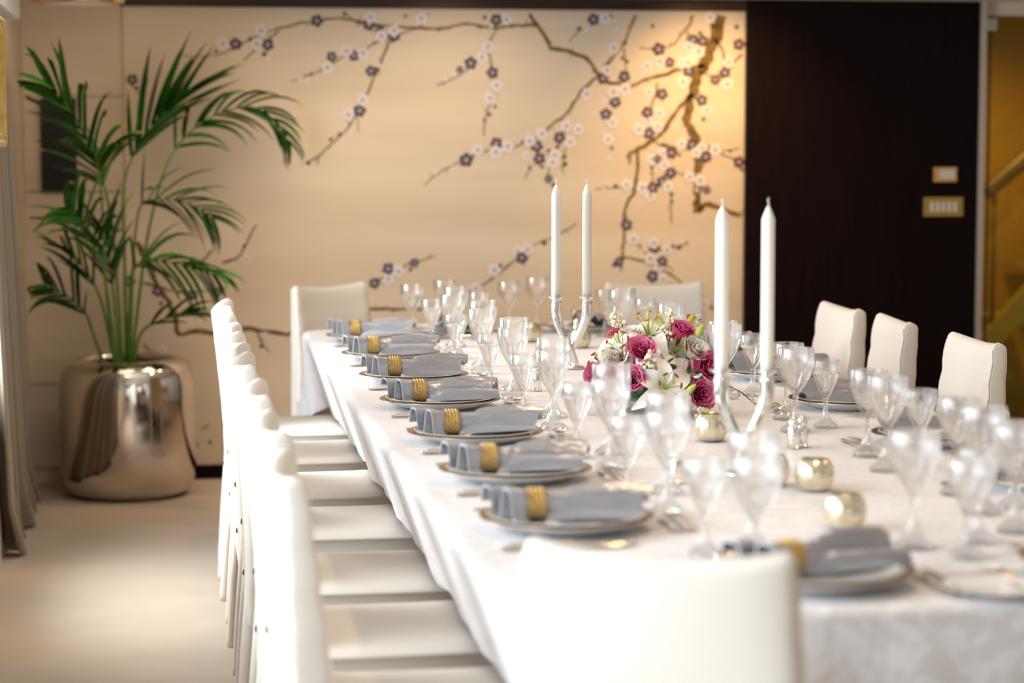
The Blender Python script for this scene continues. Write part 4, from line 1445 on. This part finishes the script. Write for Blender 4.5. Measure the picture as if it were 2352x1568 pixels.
def rose(pos, d, kind, sc=1.0):
    o = obj('rose', ROSE[kind], flow, pos)
    orient(o, d, rnd.uniform(0, 6))
    o.scale = (sc,) * 3
    if kind == 'c':
        o['label'] = 'blush cream rose'
    mm = MB().lathe([(0.003, -0.03), (0.008, -0.008), (0.014, 0.004), (0.017, 0.012)], 10, cap1=False)
    mm.build('calyx', M['foliage'], o)


def lobj(name, mesh, mat_parent, pos, d, roll, sc):
    o = obj(name, mesh, mat_parent, pos)
    orient(o, d, roll)
    o.scale = (sc,) * 3
    return o


LEAFM = petal_mesh('foliage_leaf', 0.07, 0.026, 0.2, M['foliage'], 0.12)
DRYM = petal_mesh('dry_leaf', 0.035, 0.034, 0.1, M['dry_leaf'], 0.1)
BUDL = MB().lathe([(0.001, 0), (0.006, 0.004), (0.0105, 0.02), (0.011, 0.034), (0.007, 0.052), (0.001, 0.062)], 12)
BUDL = BUDL.mesh('lily_bud', M['bud'])
# moss of dark leaves under the flowers
r = random.Random(5)
for k in range(46):
    a = r.uniform(0, 2 * math.pi)
    e = r.uniform(0.0, 0.75)
    d = Vector((math.cos(a), math.sin(a), e))
    pos = Vector((math.cos(a) * r.uniform(0.03, 0.115), math.sin(a) * r.uniform(0.03, 0.10), r.uniform(0.045, 0.080)))
    lobj('leaf', LEAFM, flow, pos, d.cross(Vector((0, 0, 1))).cross(d), 0, r.uniform(0.7, 1.1))
core = MB().lathe([(0.07, 0.03), (0.085, 0.05), (0.08, 0.085), (0.05, 0.12), (0.0001, 0.13)], 24, cap1=False)
core.build('foam', M['foliage'], flow)
lily(fpos(1524, 893, -0.135), (0.08, -1, 0.30), 0.52, 1.28)
lily(fpos(1490, 775, 0.00), (-0.15, -0.35, 1), 0.2, 1.3, 'anther_o')
lily(fpos(1432, 815, -0.06), (-0.45, -0.7, 0.8), 0.9, 1.25)
lily(fpos(1545, 815, -0.03), (0.35, -0.6, 0.8), 0.3, 1.05)
lily(fpos(1400, 850, 0.02), (-0.8, -0.5, 0.6), 0.0, 1.15)
lily(fpos(1590, 760, 0.05), (0.45, 0.2, 1), 0.6, 0.7, 'anther')
for px, py, dy, d, k, s in ((1472, 815, -0.095, (-0.1, -0.8, 0.7), 'l', 1.0), (1615, 848, -0.08, (0.45, -0.9, 0.35), 'r', 1.05), (1600, 905, -0.12, (0.25, -1, 0.15), 'l', 1.05),
                            (1455, 872, -0.11, (-0.4, -0.9, 0.25), 'l', 0.95), (1562, 775, -0.03, (0.25, -0.5, 1), 'r', 0.95), (1420, 830, -0.08, (-0.5, -0.7, 0.6), 'c', 0.9),
                            (1380, 862, -0.03, (-0.8, -0.6, 0.35), 'l', 0.85), (1585, 815, -0.06, (0.4, -0.7, 0.7), 'c', 1.0), (1423, 778, 0.03, (-0.4, -0.2, 0.9), 'l', 0.7),
                            (1412, 875, -0.08, (-0.6, -0.8, 0.2), 'l', 0.8), (1452, 785, -0.02, (-0.2, -0.4, 1), 'c', 0.85), (1530, 790, 0.06, (0.1, 0.5, 1), 'r', 0.9), (1450, 830, 0.09, (-0.4, 0.9, 0.5), 'l', 0.9), (1580, 850, 0.1, (0.5, 0.9, 0.4), 'r', 0.9)):
    rose(fpos(px, py, dy), d, k, s)
for px, py, dy, d, s in ((1522, 760, -0.03, (-0.25, 0, 1), 0.75), (1570, 765, 0.0, (0.5, 0, 0.9), 0.9), (1590, 790, -0.05, (0.45, -0.1, 0.85), 0.95), (1572, 905, -0.18, (0.45, -0.6, 0.55), 0.75),
                         (1628, 890, -0.10, (0.7, -0.3, 0.3), 0.85), (1598, 938, -0.15, (0.9, -0.5, -0.2), 0.8), (1402, 818, -0.06, (-0.6, -0.4, 0.4), 0.6)):
    lobj('lily_bud', BUDL, flow, fpos(px, py, dy), d, 0, s)
# berry sprigs
bs = MB()
bs_ = MB().lathe([(0.0002, -0.0052), (0.0036, -0.0036), (0.0052, 0), (0.0036, 0.0036), (0.0002, 0.0052)], 8, cap0=False, cap1=False)
for (px, py, dy, n, sp) in ((1412, 735, 0.0, 16, 0.016), (1430, 755, 0.0, 12, 0.014), (1540, 740, -0.02, 20, 0.018), (1535, 765, -0.04, 14, 0.014), (1490, 825, -0.14, 24, 0.017), (1395, 822, -0.05, 12, 0.012), (1610, 950, -0.16, 16, 0.013), (1410, 715, 0.0, 6, 0.012), (1380, 845, -0.06, 8, 0.012)):
    m = MB()
    c = fpos(px, py, dy)
    for k in range(n):
        q = c + Vector((r.gauss(0, sp * 0.55), r.gauss(0, sp * 0.5), r.gauss(0, sp * 0.8)))
        s = r.uniform(0.8, 1.15)
        m.add([Vector(v) * s + q for v in bs_.v], bs_.f, 0)
    m.tube([c + Vector((0, 0, sp)), c + Vector((0.004, 0.004, -0.02)), c * 0.75 + Vector((0, 0, 0.0))], 0.0012, 5, 1)
    o = m.build('berry_sprig', [M['berry'], M['foliage']], flow)
    o['kind'] = 'stuff'
for px, py, dy, d, s in ((1395, 790, 0.0, (-0.3, -1, 0.3), 1.0), (1335, 920, -0.1, (-0.6, -0.8, 0.3), 0.8), (1580, 735, 0.03, (0.3, -0.4, 0.8), 0.8)):
    lobj('dry_leaf', DRYM, flow, fpos(px, py, dy), d, r.uniform(0, 3), s)
# trailing sprig right of the flowers
m = MB()
A, B = fpos(1660, 880, -0.06), fpos(1740, 935, -0.02)
B.z = max(B.z, 0.012)
m.tube([A, (A + B) / 2 + Vector((0, 0, 0.008)), B], 0.0014, 5, 1)
for k in range(10):
    q = A.lerp(B, 0.35 + 0.65 * k / 9) + Vector((r.uniform(-.012, .012), r.uniform(-.01, .01), r.uniform(-.002, .012)))
    m.add([Vector(v) * 1.0 + q for v in bs_.v], bs_.f, 0)
o = m.build('trailing_sprig', [M['berry'], M['foliage']], flow)
o['kind'] = 'stuff'
